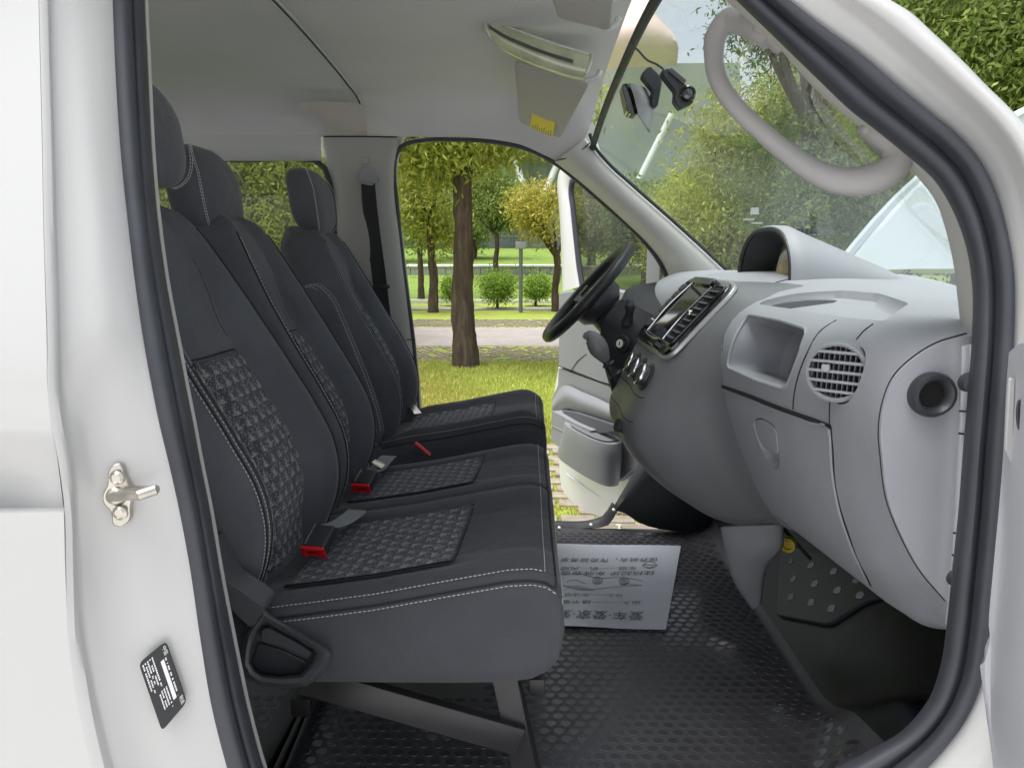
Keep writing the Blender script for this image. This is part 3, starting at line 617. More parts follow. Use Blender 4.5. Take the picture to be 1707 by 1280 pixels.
# folded armrest on the near side of the driver seat
G = []
for (a0, b0, a1, b1) in [(503, 486, 520, 476), (500, 505, 540, 478), (503, 540, 560, 500), (520, 590, 578, 545), (545, 640, 595, 595), (575, 690, 612, 640), (605, 730, 630, 690), (625, 742, 638, 725)]:
    pass
al_ = [(504, 484), (500, 500), (506, 535), (524, 585), (550, 640), (580, 690), (612, 730), (630, 742)]
ar_ = [(514, 474), (532, 474), (553, 492), (575, 535), (596, 585), (616, 635), (634, 690), (640, 720)]
rows = [[V(a*(1-t)+b*t, c*(1-t)+e*t, Y) for (a, c), (b, e) in zip(al_, ar_)] for t, Y in [(0, 2.03), (0, 1.985), (.08, 1.965), (.5, 1.96), (.92, 1.965), (1, 1.985), (1, 2.03)]]
MB().grid(grid_from_rows(rows, 40, 24), caps=True).build('armrest', FABRIC, s3, 60, .003)
mb = MB()
for off in (.0, 1.0):
    P = cr([V(b-4-off*7, e+2+off*3, 1.962-.001) for b, e in ar_], 150)
    for i in range(0, 147, 3): mb.tube([P[i]+np.array([0, -.002, 0]), P[i+2]+np.array([0, -.002, 0])], .0008, 4)
o = mb.build('armrest_stitching', STITCH, s3); o['kind'] = 'stuff'

# buckles
def buckle(root, tip, base, strap, wd, hgt):
    tip, base = np.array(tip), np.array(base); x = tip-base; L = np.linalg.norm(x); x /= L
    y = np.cross([0, 0, 1.], x); y /= np.linalg.norm(y); z = np.cross(x, y); M = Matrix(np.array([x, y, z]).T.tolist())
    MB().box((tip+base)/2, (L, wd, hgt), M, .005).build('buckle', PLASTIC, root)
    mb = MB()
    mb.box(tip+x*.0045-z*0+y*wd*.40, (.008, wd*.2, hgt*.98), M, .002).box(tip+x*.0045-y*wd*.40, (.008, wd*.2, hgt*.98), M, .002).box(tip+x*.0045+z*hgt*.32, (.008, wd, hgt*.35), M, .002).box(tip+x*.003-z*hgt*.3, (.005, wd*.7, hgt*.3), M, .001)
    mb.build('buckle_button', RED, root)
    MB().box((tip+base)/2+z*(hgt/2+.0006)-y*wd*.36, (L*.9, .003, .0015), M).build('buckle_edge', CHROME, root)
    P = [base-x*.005+z*.0]+[np.array(p) for p in strap]
    P = cr(P, 14); mb = MB(); mb.grid(np.array([[p-y*wd*.45, p+y*wd*.45] for p in P])); mb.build('buckle_strap', BELTG, root, 40, .002)
bz = tz1(.3, -.38)
t1 = np.array([-.392, 1.205, .962]); b1 = np.array([-.395, 1.285, .985])
def on(px, py, z): return Zp(px, py, z)
tip = on(524, 917, .965); bs = on(541, 884, .985)
buckle(s1, tip, bs+ (bs-tip)*.1, [on(566, 872, .982), on(590, 856, .985), on(585, 850, .95)], .046, .026)
tip = on(603, 812, .965); bs = on(616, 788, .985)
buckle(s2, tip, bs, [on(630, 780, .98), on(640, 768, .985), on(650, 760, .95)], .046, .026)
MB().bar(on(622, 768, 1.0), on(640, 778, .985), .03, .003).build('belt_tongue', STEEL, s2)
MB().bar(V(683, 672, 2.36), V(697, 690, 2.30), .03, .004).build('belt_tongue', STEEL, s3)
P = [V(692, 738, 1.86), V(700, 744, 1.86), V(708, 751, 1.86), V(717, 758, 1.86)]
MB().tube(P, .009, 10, 10, flat=.6).build('buckle_button', RED, s3, label='red lever end sticking up between the seats')
loft('seat_gap_shade', [[(-.45, 1.78, .72), (0, 1.78, .72)], [(-.45, 1.97, .72), (0, 1.97, .72)]], PLASTIC, s3, 8, 6)  # dark sheet added to fill the shaded gap between the seats

# plastic side cover with recline lever
cv = empty('seat_side_cover', (0, 0, 0), parent=van)
outer = [(345, 905), (362, 935), (380, 970), (412, 992), (440, 1014), (452, 1025), (500, 1052), (548, 1080), (555, 1090), (548, 1108), (533, 1128), (512, 1144), (470, 1147), (432, 1143), (412, 1130), (402, 1110), (403, 1085), (408, 1062), (417, 1045), (400, 1030), (378, 1008), (360, 980), (340, 940)]
inner = [(432, 1042), (446, 1038), (490, 1060), (525, 1082), (527, 1090), (515, 1110), (500, 1125), (460, 1128), (425, 1122), (414, 1104), (418, 1080)]
SCP = mat('cover_plastic', (.06, .063, .07), .38, bump=.3, bscale=600, var=.1)
oL = [(417, 1045), (440, 1014), (452, 1025), (500, 1052), (548, 1080), (555, 1090), (548, 1108), (533, 1128), (512, 1144), (470, 1147), (432, 1143), (412, 1130), (402, 1110), (403, 1085), (408, 1062)]
iL = [(429, 1052), (437, 1040), (448, 1041), (490, 1063), (521, 1081), (525, 1090), (521, 1101), (512, 1112), (500, 1124), (465, 1127), (436, 1123), (424, 1114), (418, 1102), (420, 1084), (424, 1067)]
def ringrow(t, Y): return np.vstack([np.linspace(p0, p1, 5)[:-1] for p0, p1 in zip(*(lambda L: (L, np.roll(L, -1, 0)))(np.array([V(a*(1-t)+c*t, b*(1-t)+e*t, Y) for (a, b), (c, e) in zip(oL, iL)])))])
MB().grid(np.array([ringrow(t, y) for t, y in [(0, 1.0), (0, .968), (.12, .957), (.4, .950), (.75, .953), (.95, .962), (1, .995)]]), cu=True).build('side_cover', SCP, cv, 50)
MB().slab([V(a, b, .988) for a, b in iL], (0, .004, 0)).build('cover_recess', PLASTIC, cv, 30)
MB().slab(rloop([V(a, b, .952) for a, b in [(345, 905), (362, 935), (380, 970), (412, 992), (441, 1013), (432, 1036), (417, 1046), (400, 1030), (378, 1008), (360, 980), (340, 940)]], .006), (0, .05, 0)).build('cover_arm', SCP, cv, 40, bevel=.006)
MB().slab(rloop([V(a, b, .970) for a, b in [(436, 1050), (446, 1046), (488, 1068), (520, 1088), (512, 1098), (475, 1078), (436, 1068)]], .003), (0, .008, 0)).build('recline_lever', SCP, cv, 30, bevel=.002)
MB().slab(rloop([V(a, b, .974) for a, b in [(430, 1072), (470, 1084), (511, 1103), (500, 1120), (462, 1124), (430, 1119), (420, 1104)]], .005), (0, .008, 0)).build('lever_grip', PLASTIC, cv, 30, bevel=.003)
# frame under the bench
sf = empty('seat_frame', (0, 0, 0), parent=van)
MB().bar(V(505, 1128, 1.04), V(868, 1232, 1.05), .02, .055).build('frame_rail', STEELB, sf)
MB().bar(V(838, 1105, 1.07), V(882, 1310, 1.07), .045, .034, up=(0, 1, 0)).build('frame_leg', STEELB, sf)
MB().bar(V(862, 1120, 1.12), V(905, 1310, 1.12), .006, .02, up=(0, 1, 0)).build('frame_leg', STEELB, sf)
MB().bar(Zp(500, 1180, .60), Zp(500, 1180, .60)+np.array([0, .7, 0]), .04, .04).build('frame_rail', STEELB, sf)
MB().bar((.02, 1.1, .72), (.02, 1.72, .72), .03, .03).build('frame_rail', STEELB, sf)
MB().bar((.02, 1.70, .72), (.05, 1.70, .45), .03, .03).build('frame_leg', STEELB, sf)
loft('seat_base', [[(-.46, y, .45) for y in (2.0, 2.42)], [(-.44, y, .8) for y in (2.0, 2.42)], [(.0, y, .81) for y in (2.0, 2.42)], [(-.02, y, .45) for y in (2.0, 2.42)]], PLASTIC, s3, 6, 12)

# ================================================================== dashboard
dash = empty('dashboard', (0, 0, 0), parent=van)
prof80 = [(.545, 1.037), (.541, 1.067), (.503, 1.111), (.476, 1.154), (.453, 1.202), (.439, 1.26), (.434, 1.29), (.435, 1.329), (.444, 1.36), (.467, 1.385), (.489, 1.40), (.525, 1.413), (.58, 1.423)]
p93 = [(.555, .985), (.536, 1.01), (.498, 1.06), (.474, 1.11), (.455, 1.16), (.441, 1.225), (.432, 1.27), (.428, 1.32), (.434, 1.357), (.452, 1.388), (.485, 1.408), (.54, 1.420), (.60, 1.428)]
p140 = [(.56, .935), (.535, .958), (.495, 1.02), (.462, 1.085), (.438, 1.145), (.42, 1.205), (.412, 1.255), (.410, 1.30), (.418, 1.34), (.438, 1.375), (.475, 1.405), (.53, 1.425), (.62, 1.436)]
p175 = p140[:9]+[(.435, 1.385), (.475, 1.422), (.53, 1.448), (.62, 1.460)]
def stn(pr, Y, back, inset=0, bz=None):
    a = [(x+inset, Y, z) for x, z in pr]
    return [(back, Y, pr[0][1]+.01)]+a+[(back, Y, 1.46 if Y > 1.5 else 1.432 if Y > .9 else 1.425)]
def mixp(a, b, t): return [(x*(1-t)+u*t, z*(1-t)+v*t) for (x, z), (u, v) in zip(a, b)]
def shrink(pr, k):
    n = len(pr); return [(x+k, z+(k*.9 if i < 3 else (-k*.8 if i > 9 else 0))) for i, (x, z) in enumerate(pr)]
sts = [stn(shrink(prof80, .016), .7805, .62), stn(shrink(prof80, .006), .7835, .62), stn(prof80, .790, .62), stn(mixp(prof80, p93, .3), .82, .64), stn(mixp(prof80, p93, .75), .87, .68), stn(p93, .93, .72), stn(mixp(p93, p140, .35), 1.08, .80), stn(mixp(p93, p140, .7), 1.25, .88), stn(p140, 1.4, .94), stn(p175, 1.75, .98), stn(p175, 2.1, .94), stn(p175, 2.44, .74)]
G = np.array([cr(s, 70) for s in sts]); G = np.array([cr(G[:, j], 90) for j in range(70)]).transpose(1, 0, 2)
db = MB().grid(G, cu=True, caps=True).build('dash_body', DASH, dash, 40)
from mathutils.bvhtree import BVHTree
_bvh = BVHTree.FromPolygons([v.co for v in db.data.vertices], [tuple(p.vertices) for p in db.data.polygons])
def DF(px, py, off=0):                    # point of the photograph on the dash surface
    q_ = Vector(ray(px, py)).normalized(); h = _bvh.ray_cast(Vector(CAM), q_)
    if h[0] is None: return V(px, py, 1.4)
    n = h[1] if h[1].dot(q_) < 0 else -h[1]
    return np.array(h[0]+n*off)
# open pocket on the passenger side
pk = [(1211, 612), (1221, 568), (1246, 524), (1300, 534), (1347, 549), (1330, 600), (1310, 650), (1262, 635)]
pc = np.array([DF(a, b) for a, b in pk]); pc = rloop(pc, .022, 7)
cutp = np.array([pc+np.array([-.05, 0, 0]), pc+np.array([0, 0, 0]), (pc-pc.mean(0))*.97+pc.mean(0)+np.array([.05, 0, -.006]), (pc-pc.mean(0))*.92+pc.mean(0)+np.array([.10, 0, -.020]), (pc-pc.mean(0))*.8+pc.mean(0)+np.array([.11, 0, -.024])])
bool_cut(db, MB().grid(cutp, cu=True, caps=True).build('cutter', None))
MB().tube(pc+np.array([.0005, 0, 0]), .0035, 8, closed=True).build('pocket_rim', DASH, dash)
# tray on top
ty2 = rloop([DF(a, b) for a, b in [(1262, 506), (1300, 495), (1350, 487), (1410, 484), (1465, 489), (1516, 506), (1474, 536), (1420, 530), (1330, 517)]], .02, 6)
c0 = ty2.mean(0)
cutp = np.array([ty2+np.array([0, 0, .05]), ty2, (ty2-c0)*np.array([.95, .98, 1])+c0+np.array([0, 0, -.016]), (ty2-c0)*np.array([.85, .94, 1])+c0+np.array([0, 0, -.024])])
bool_cut(db, MB().grid(cutp, cu=True, caps=True).build('cutter', None))
# vent hole
vc = DF(1403, 619)+np.array([-.010, -.006, 0]); va = np.array([-.66, -.75, .04]); va /= np.linalg.norm(va); VR = .0405
def ball(c, r, n=24): return MB().lathe([(r*math.sin(t), -r*math.cos(t)) for t in np.linspace(.02, math.pi-.02, n)], c, (0, 0, 1), 36)
bool_cut(db, ball(vc, .045).build('cutter', None))
# glovebox handle
hp = cr([DF(a, b) for a, b in [(1256, 703), (1262, 697), (1280, 702), (1293, 714), (1297, 740), (1299, 775), (1294, 783), (1280, 768), (1266, 740)]], 50, True)
bool_cut(db, MB().grid(np.array([hp+np.array([-.04, 0, 0]), hp, (hp-hp.mean(0))*.9+hp.mean(0)+np.array([.018, 0, .004])]), cu=True, caps=True).build('cutter', None))
fl = cr([DF(a, b, .0005) for a, b in [(1258, 704), (1264, 699), (1280, 704), (1292, 716), (1296, 738), (1296, 755), (1284, 752), (1268, 738)]], 40, True)
MB().slab(fl, (.012, .004, 0)).build('glovebox_latch', DASH, dash, 40, bevel=.002)
db.modifiers.clear()
# panel gaps
def gap(pts, r=.0022, n=40, name='panel_gap', off=.0, mt=SEAM):
    return MB().tube([DF(a, b, off) for a, b in pts], r, 6, n).build(name, mt, dash)
gap([(1200, 642), (1250, 660), (1300, 680), (1350, 698), (1386, 712)], .0038)
gap([(1386, 712), (1388, 740), (1391, 790), (1402, 850), (1420, 905), (1442, 955), (1452, 976)], .0016)
MB().tube([DF(a, b, .001) for a, b in [(1202, 648), (1250, 666), (1300, 686), (1350, 704), (1384, 718), (1386, 745), (1389, 790), (1400, 850), (1418, 905), (1440, 955), (1450, 975)]], .0028, 8, 60).build('glovebox_edge', DASH, dash)
gap([(1201, 650), (1208, 700), (1226, 760), (1250, 810)], .0014)
gap([(1394, 534), (1368, 552), (1345, 590), (1330, 630), (1323, 668), (1322, 682)], .0014)
gap([(1455, 541), (1440, 552), (1428, 566)], .0014)
gap([(1384, 664), (1383, 690), (1383, 706)], .0014)
gap([(1204, 585), (1208, 555), (1222, 520), (1245, 497), (1285, 474), (1320, 465), (1345, 461)], .0014)
EP = [(1611, 556), (1558, 573), (1524, 594), (1489, 628), (1472, 669), (1465, 721), (1468, 760), (1478, 833), (1502, 894), (1531, 947), (1575, 1000)]
MB().tube([V(a, b, .779) for a, b in EP], .0014, 6, 60).build('panel_gap', SEAM, dash)
# end panel with round grommet
ep = cr([V(a+3, b+2, .7735) for a, b in EP], 60)
ep = np.vstack([ep, [V(1600, 1020, .7735)], [V(1612, 800, .7735)], [V(1622, 640, .7735)]])
MB().slab(ep, (0, .004, 0)).build('dash_end_panel', DASH, dash, 30)
gc = V(1551, 657, .772)
MB().lathe([(.0265, .002), (.0268, -.006), (.0245, -.011), (.0205, -.012), (.0165, -.008), (.0152, -.001), (.0148, .0), (.0005, .0008)], gc, (0, 1, 0), 40).build('speaker_grommet', PLASTIC, dash)
MB().lathe([(.0150, 0), (.0150, .0006), (.0005, .0006)], gc+np.array([0, -.0018, 0]), (0, 1, 0), 30).build('grommet_shade', BLACK, dash)  # black disc over the closed panel stands for the shade in the hole
# hinge strip on the door side
loft('hinge_cover', [[V(1604, 578, .766), V(1598, 760, .766), V(1590, 900, .766), V(1578, 1040, .766)], [V(1607, 576, .758), V(1602, 760, .758), V(1594, 900, .758), V(1584, 1042, .758)], [V(1618, 574, .757), V(1612, 760, .757), V(1604, 900, .757), V(1592, 1040, .757)], [V(1626, 574, .75), V(1620, 760, .75), V(1612, 900, .75), V(1600, 1040, .75)]], DOORG, van, 30, 10, .003)
for a, b in [((1599, 685), (1611, 686)), ((1598, 722), (1610, 724)), ((1589, 888), (1602, 889)), ((1587, 925), (1600, 926))]:
    MB().tube([V(*a, .7545), V(*b, .7535)], .0012, 6).build('hinge_gap', SEAM, van)
for a in [(1616, 638), (1596, 965)]: MB().lathe([(.011, .004), (.010, -.006), (.004, -.010)], V(*a, .742), (0, 1, 0), 16).build('door_plug', RUBBER, van)
# round vent: ring, slats, louvres
vent = empty('side_vent', (0, 0, 0), parent=dash)
MB().lathe([(VR+.001, -.030), (VR+.001, .004), (VR-.002, .0065), (VR-.005, .003), (VR-.005, -.02)], vc, va, 44, caps=False).build('vent_ring', DASH, dash)
e1v = np.cross([0, 0, 1.], va); e1v /= np.linalg.norm(e1v); e2v = np.cross(va, e1v)
Mv = Matrix(np.array([e1v, e2v, va]).T.tolist())
MB().lathe([(VR, -.026), (VR, -.025), (.001, -.025)], vc, va, 30).build('vent_back', BLACK, dash)
for k in range(-2, 3):
    h = k*.0134; L = 2*math.sqrt(max(.0001, (VR-.003)**2-h**2)); MB().box(vc+e2v*h+va*.001, (L, .0042, .010), Mv@Matrix.Rotation(R(-10), 3, 'X'), .0015).build('vent_slat', DASH, dash)
mb = MB()
for k in range(-5, 6):
    h = k*.0068; L = 2*math.sqrt(max(.0001, (VR-.003)**2-h**2)); mb.box(vc+e1v*h-va*.014, (.0016, L, .012), Mv)
mb.build('vent_louvres', DASH, dash)
MB().box(vc+e1v*.012*(-1)+e2v*.005+va*.007, (.011, .010, .006), Mv, .002).build('vent_knob', mat('knob_grey', (.36, .365, .38), .5), dash)
bpy.data.objects.remove(vent)

# instrument hood
HX = .61
def arch(X, y0, y1, zt, zb=1.43, n=26, sq=2.6):
    a = np.linspace(math.pi, 0, n); e = 2/sq
    return [np.array([X, (y0+y1)/2+(y1-y0)/2*np.sign(math.cos(t))*abs(math.cos(t))**e, zb+(zt-zb)*abs(math.sin(t))**e]) for t in a]
hood = empty('instrument_hood', (0, 0, 0), parent=van)
secs = [arch(.630, 1.608, 1.992, 1.574), arch(.625, 1.602, 1.996, 1.579), arch(.632, 1.595, 2.0, 1.583), arch(.655, 1.59, 2.005, 1.583), arch(.69, 1.595, 2.0, 1.566), arch(.74, 1.60, 2.0, 1.545), arch(.80, 1.60, 2.0, 1.518), arch(.87, 1.61, 1.98, 1.487), arch(.95, 1.64, 1.95, 1.445)]
MB().grid(np.array(secs)).build('hood_shell', DASH, hood, 50, .006)
MB().tube(arch(.626, 1.605, 1.995, 1.577), .0065, 8).build('hood_lip', DASHD, hood)
secs = [arch(.631, 1.609, 1.991, 1.573), arch(.655, 1.625, 1.975, 1.564), arch(.69, 1.655, 1.945, 1.54), arch(.71, 1.67, 1.93, 1.52)]
mb = MB(); mb.grid(np.array(secs)); mb.add(secs[-1], [tuple(range(26))]); mb.build('hood_inside', mat('hood_black', (.008, .008, .009), .5), hood, 50, .003)
MB().slab(rloop([(.648, 1.632, 1.462), (.655, 1.79, 1.462), (.672, 1.79, 1.545), (.664, 1.645, 1.525)], .02), (.006, 0, 0)).build('instrument_glass', mat('instrument_glass', (.22, .16, .05), .12, coat=1, var=.5, vscale=20), hood, 30)  # amber reflection in the glass is put into its colour

# centre stack
Fp = [(.66, 1.440), (.52, 1.442), (.465, 1.435), (.40, 1.372), (.345, 1.308), (.318, 1.276), (.288, 1.22), (.262, 1.165), (.240, 1.105), (.243, 1.07), (.30, .99), (.38, .925), (.47, .878), (.52, .872), (.555, .90), (.62, .95)]
Vp = [(.66, 1.415), (.56, 1.415), (.50, 1.405), (.46, 1.385), (.435, 1.35), (.425, 1.31), (.42, 1.27), (.425, 1.22), (.435, 1.17), (.455, 1.11), (.475, 1.06), (.505, 1.0), (.54, .95), (.56, .93), (.58, .92), (.62, .93)]
def st2(t, Y, sh=0): return [(x*t+u*(1-t)+sh, Y, z*t+v*(1-t)) for (x, z), (u, v) in zip(Fp, Vp)]
secs = [st2(0, 1.37), st2(.10, 1.40), st2(.38, 1.44), st2(.75, 1.48), st2(.93, 1.505), st2(1, 1.54), st2(1, 1.70), st2(1, 1.86), st2(.92, 1.90), st2(.5, 1.96), st2(0, 2.02)]
G2 = np.array([cr(s, 80) for s in secs]); G2 = np.array([cr(G2[:, j], 60) for j in range(80)]).transpose(1, 0, 2)
STACK = mat('stack_grey', (.15, .153, .162), .42, bump=.45, bscale=480, var=.05, vscale=6)
MB().grid(G2, caps=True).build('centre_stack', STACK, dash, 60, .004)
# infotainment unit on the sloping face
unit = empty('centre_console_unit', (0, 0, 0), parent=van)
fa = np.array([.322, 0, 1.281]); fb = np.array([.462, 0, 1.436]); e2 = (fb-fa); LF = np.linalg.norm(e2); e2 /= LF; e1 = np.array([0, 1., 0]); nn = np.cross(e2, e1); nn = nn if nn[0] < 0 else -nn
def U(y, h, o=0): return fa+np.array([0, y, 0])+e2*h*LF+nn*o
def plate_(name, m_, y0, y1, h0, h1, o0, th, rad=.01, bev=.0015):
    return MB().slab(rloop([U(y0, h0, o0), U(y1, h0, o0), U(y1, h1, o0), U(y0, h1, o0)], rad, 6), nn*th).build(name, m_, unit, 30, bevel=bev)
plate_('unit_trim', mat('silver_trim', (.55, .56, .56), .3, metal=.6), 1.478, 1.905, -.06, 1.06, -.004, .009, .05)
plate_('unit_fascia', GLOSSB, 1.488, 1.895, -.03, 1.03, .003, .010, .045)
plate_('screen', mat('screen', (.012, .014, .016), .04, coat=1), 1.60, 1.80, .14, .90, .0132, .002, .006, .0005)
MB().tube([U(1.60, .12, .015), U(1.597, .4, .020), U(1.602, .92, .016)], .0028, 8, 14).build('screen_bar', CHROME, unit)
MB().tube([U(1.805, .12, .015), U(1.808, .5, .020), U(1.803, .92, .016)], .0028, 8, 14).build('screen_bar', CHROME, unit)
for y0, y1, nm in ((1.505, 1.587, 'centre_vent'), (1.815, 1.883, 'button_column')):
    plate_(nm, BLACK if nm == 'centre_vent' else GLOSSB, y0, y1, .12, .93, .0132, .002, .012, .0005)
    if nm == 'centre_vent':
        for k in range(9):
            h = .18+k*.085; MB().bar(U(y0+.006, h, .0185), U(y1-.006, h, .0185), .009, .0025, up=tuple(nn*.8+e2*.6)).build('vent_slat', PLASTIC, unit)
        MB().box(U(1.548, .52, .024), (.010, .020, .012), bev=.002).build('vent_knob', CHROME, unit)
        MB().tube(rloop([U(y0, .10, .0145), U(y1, .10, .0145), U(y1, .95, .0145), U(y0, .95, .0145)], .012), .003, 8, closed=True).build('vent_rim', GLOSSB, unit)
    else:
        for k in range(6):
            h = .17+k*.125; plate_('button', PLASTIC, y0+.008, y1-.008, h, h+.10, .015, .004, .004, .001)
plate_('unit_brow', GLOSSB, 1.60, 1.80, .92, 1.02, .012, .012, .01)
plate_('unit_chin', GLOSSB, 1.60, 1.80, -.01, .11, .012, .010, .01)
MB().tube([U(1.59, .10, .02), U(1.70, .06, .026), U(1.81, .10, .02)], .002, 8, 14).build('unit_lip', CHROME, unit)
# climate knobs
ka = np.array([.318, 0, 1.276]); kb = np.array([.262, 0, 1.165]); kd = (ka-kb)/np.linalg.norm(ka-kb); kn = np.cross(kd, e1); kn = kn if kn[0] < 0 else -kn
kn = kn/np.linalg.norm(kn)
for y in (1.56, 1.655, 1.75):
    c = np.array([.288, y, 1.222])+kn*.003
    MB().lathe([(.035, -.004), (.035, .002), (.030, .003)], c, kn, 36).build('knob_plate', DASHD, unit)
    MB().lathe([(.027, 0), (.0265, .018), (.0245, .021), (.001, .021)], c, kn, 40).build('climate_knob', PLASTIC, unit)
    MB().lathe([(.0275, .014), (.0285, .018), (.0275, .021), (.024, .022)], c, kn, 40, caps=False).build('knob_ring', CHROME, unit)
_sb = BVHTree.FromPolygons([tuple(p_) for p_ in G2.reshape(-1, 3)], [(i*80+j, i*80+j+1, (i+1)*80+j+1, (i+1)*80+j) for i in range(59) for j in range(79)])
def SP(y, z):
    h = _sb.ray_cast(Vector((-1, y, z)), Vector((1, 0, 0))); return np.array(h[0])
for z0 in (1.178, 1.120): MB().tube([SP(y, z0+(.004 if y < 1.53 else 0))-np.array([.0005, 0, 0]) for y in np.linspace(1.515, 1.87, 24)], .0022, 6).build('panel_gap', SEAM, unit)
MB().tube([SP(1.535, z) for z in np.linspace(1.178, 1.120, 10)], .0016, 6).build('panel_gap', SEAM, unit)
MB().lathe([(.030, .0), (.029, .004), (.024, .005)], V(1076, 722, 1.60), (-.9, 0, .25), 28).build('socket_collar', DASH, unit)
A_, B_ = V(1078, 722, 1.60), V(1028, 708, 1.58)
MB().tube([A_, A_*.5+B_*.5, B_*.85+A_*.15, B_], [.010, .011, .0165, .0165], 18, 14).build('socket_plug', PLASTIC, unit)
# gear lever
gl = empty('gear_lever', (0, 0, 0), parent=van)
MB().tube([V(976, 566, 1.84), V(980, 561, 1.84), V(988, 566, 1.84), V(998, 581, 1.84), V(1007, 596, 1.84), V(1010, 601, 1.84)], [.010, .021, .027, .0275, .022, .013], 20, 24).build('gear_knob', mat('knob_plastic', (.17, .175, .175), .35, bump=.1, bscale=600), gl)
MB().tube([V(1004, 592, 1.84), V(1018, 615, 1.84), V(1032, 640, 1.85), V(1050, 662, 1.86)], [.011, .012, .016, .018], 14, 20).build('gear_stick', PLASTIC, gl)
for a in [(1014, 607, .017), (1025, 623, .019)]:
    MB().lathe([(a[2], -.003), (a[2]+.002, 0), (a[2], .003)], V(a[0], a[1], 1.84), V(1030, 632, 1.84)-V(1010, 601, 1.84), 20).build('stick_ring', PLASTIC, gl)
MB().tube([V(1024, 622, 1.85), V(1036, 645, 1.86), V(1048, 672, 1.87), V(1062, 700, 1.88)], [.018, .032, .042, .036], 14, 20).build('gear_boot', DASHD, gl)
loft('boot_base', [[V(1020, 640, 1.90), V(1030, 690, 1.90), V(1040, 730, 1.90)], [V(1050, 630, 1.87), V(1055, 680, 1.87), V(1050, 725, 1.87)]], DASHD, gl, 8, 6)

# steering wheel
sw = empty('steering_wheel', (0, 0, 0), parent=van)
wc = V(979, 488, 2.17); ue = np.array([.665, 0, .747]); ue /= np.linalg.norm(ue); wn = np.array([-ue[2], 0, ue[0]]); we = np.array([0, 1., 0])
wr = .192
MB().tube([wc+wr*(math.cos(a)*ue+math.sin(a)*we) for a in np.linspace(0, 2*math.pi, 64, endpoint=False)], .0178, 14, closed=True).build('wheel_rim', LEATHER, sw)
MB().lathe([(.001, .012), (.05, .010), (.078, -.002), (.088, -.02), (.085, -.05), (.06, -.075), (.001, -.08)], wc-wn*.012, wn, 36).build('wheel_hub', PLASTIC, sw)
for ang in (R(100), R(-100), R(160), R(-160)):
    dv = math.cos(ang)*ue+math.sin(ang)*we
    MB().bar(wc+dv*.06-wn*.025, wc+dv*(wr-.005)-wn*.004, .045, .02, up=tuple(wn), bev=.006).build('wheel_spoke', PLASTIC, sw)
    
for s_ in (-1, 1): MB().box(wc+we*s_*.10+ue*.0+wn*.004, (.04, .05, .01), Matrix(np.array([ue, we, wn]).T.tolist()), .003).build('wheel_button', GLOSSB, sw)
# column shroud
ca = wc-wn*.07; cb_ = wc-wn*.30
colm = empty('steering_column', (0, 0, 0), parent=van)
secs = []
for t, sx, sy in [(0, .040, .055), (.08, .058, .085), (.35, .064, .088), (.7, .066, .085), (1, .06, .08)]:
    a = np.linspace(0, 2*math.pi, 28, endpoint=False); cc = ca*(1-t)+cb_*t-ue*.006
    secs.append(cc+np.outer(np.sign(np.cos(a))*abs(np.cos(a))**.6*sx, ue)+np.outer(np.sign(np.sin(a))*abs(np.sin(a))**.6*sy, we))
MB().grid(np.array(secs), cu=True, caps=True).build('column_shroud', PLASTIC, colm, 50)
MB().tube([V(1046, 538, 2.02), V(1048, 528, 2.01), V(1050, 518, 2.0), V(1050, 507, 2.0), V(1050, 499, 2.0)], [.02, .014, .012, .0175, .010], 14, 20).build('wiper_stalk', PLASTIC, colm)
MB().tube([wc-wn*.12+we*.05, wc-wn*.10+we*.2], .008, 10).build('indicator_stalk', PLASTIC, colm)
MB().lathe([(.028, -.004), (.027, .004), (.022, .005), (.019, .001), (.0165, .001), (.0165, .006), (.012, .007), (.001, .007)], V(1036, 573, 1.985), (-.7, -.7, .15), 30).build('ignition_ring', PLASTIC, colm)
MB().lathe([(.0125, .0), (.0125, .010), (.001, .0102)], V(1036, 573, 1.985), (-.7, -.7, .15), 24).build('ignition_lock', STEEL, colm)
MB().box(V(1036, 573, 1.985)+np.array([-.0077, -.0077, .0016]), (.002, .002, .012)).build('key_slot', BLACK, colm)
# dark knee panel under the column
loft('knee_panel', [[V(1035, 500, 2.10), V(1065, 515, 2.05), V(1095, 530, 1.98)], [V(1005, 540, 2.06), V(1045, 555, 2.0), V(1080, 570, 1.95)], [V(1000, 575, 2.05), V(1030, 600, 2.0), V(1070, 610, 1.94)], [V(1008, 610, 2.05), V(1030, 640, 2.0), V(1066, 655, 1.93)], [V(1030, 680, 2.05), V(1045, 700, 2.0), V(1060, 710, 1.93)]], DASHD, dash, 16, 20, .005)
loft('knee_panel', [[V(1035, 500, 2.10), V(1065, 515, 2.05), V(1095, 530, 1.98)], [V(1050, 480, 2.3), V(1085, 495, 2.25), V(1120, 500, 2.2)], [V(1100, 470, 2.45), V(1120, 480, 2.45), V(1140, 490, 2.4)]], DASHD, dash, 12, 10, .005)
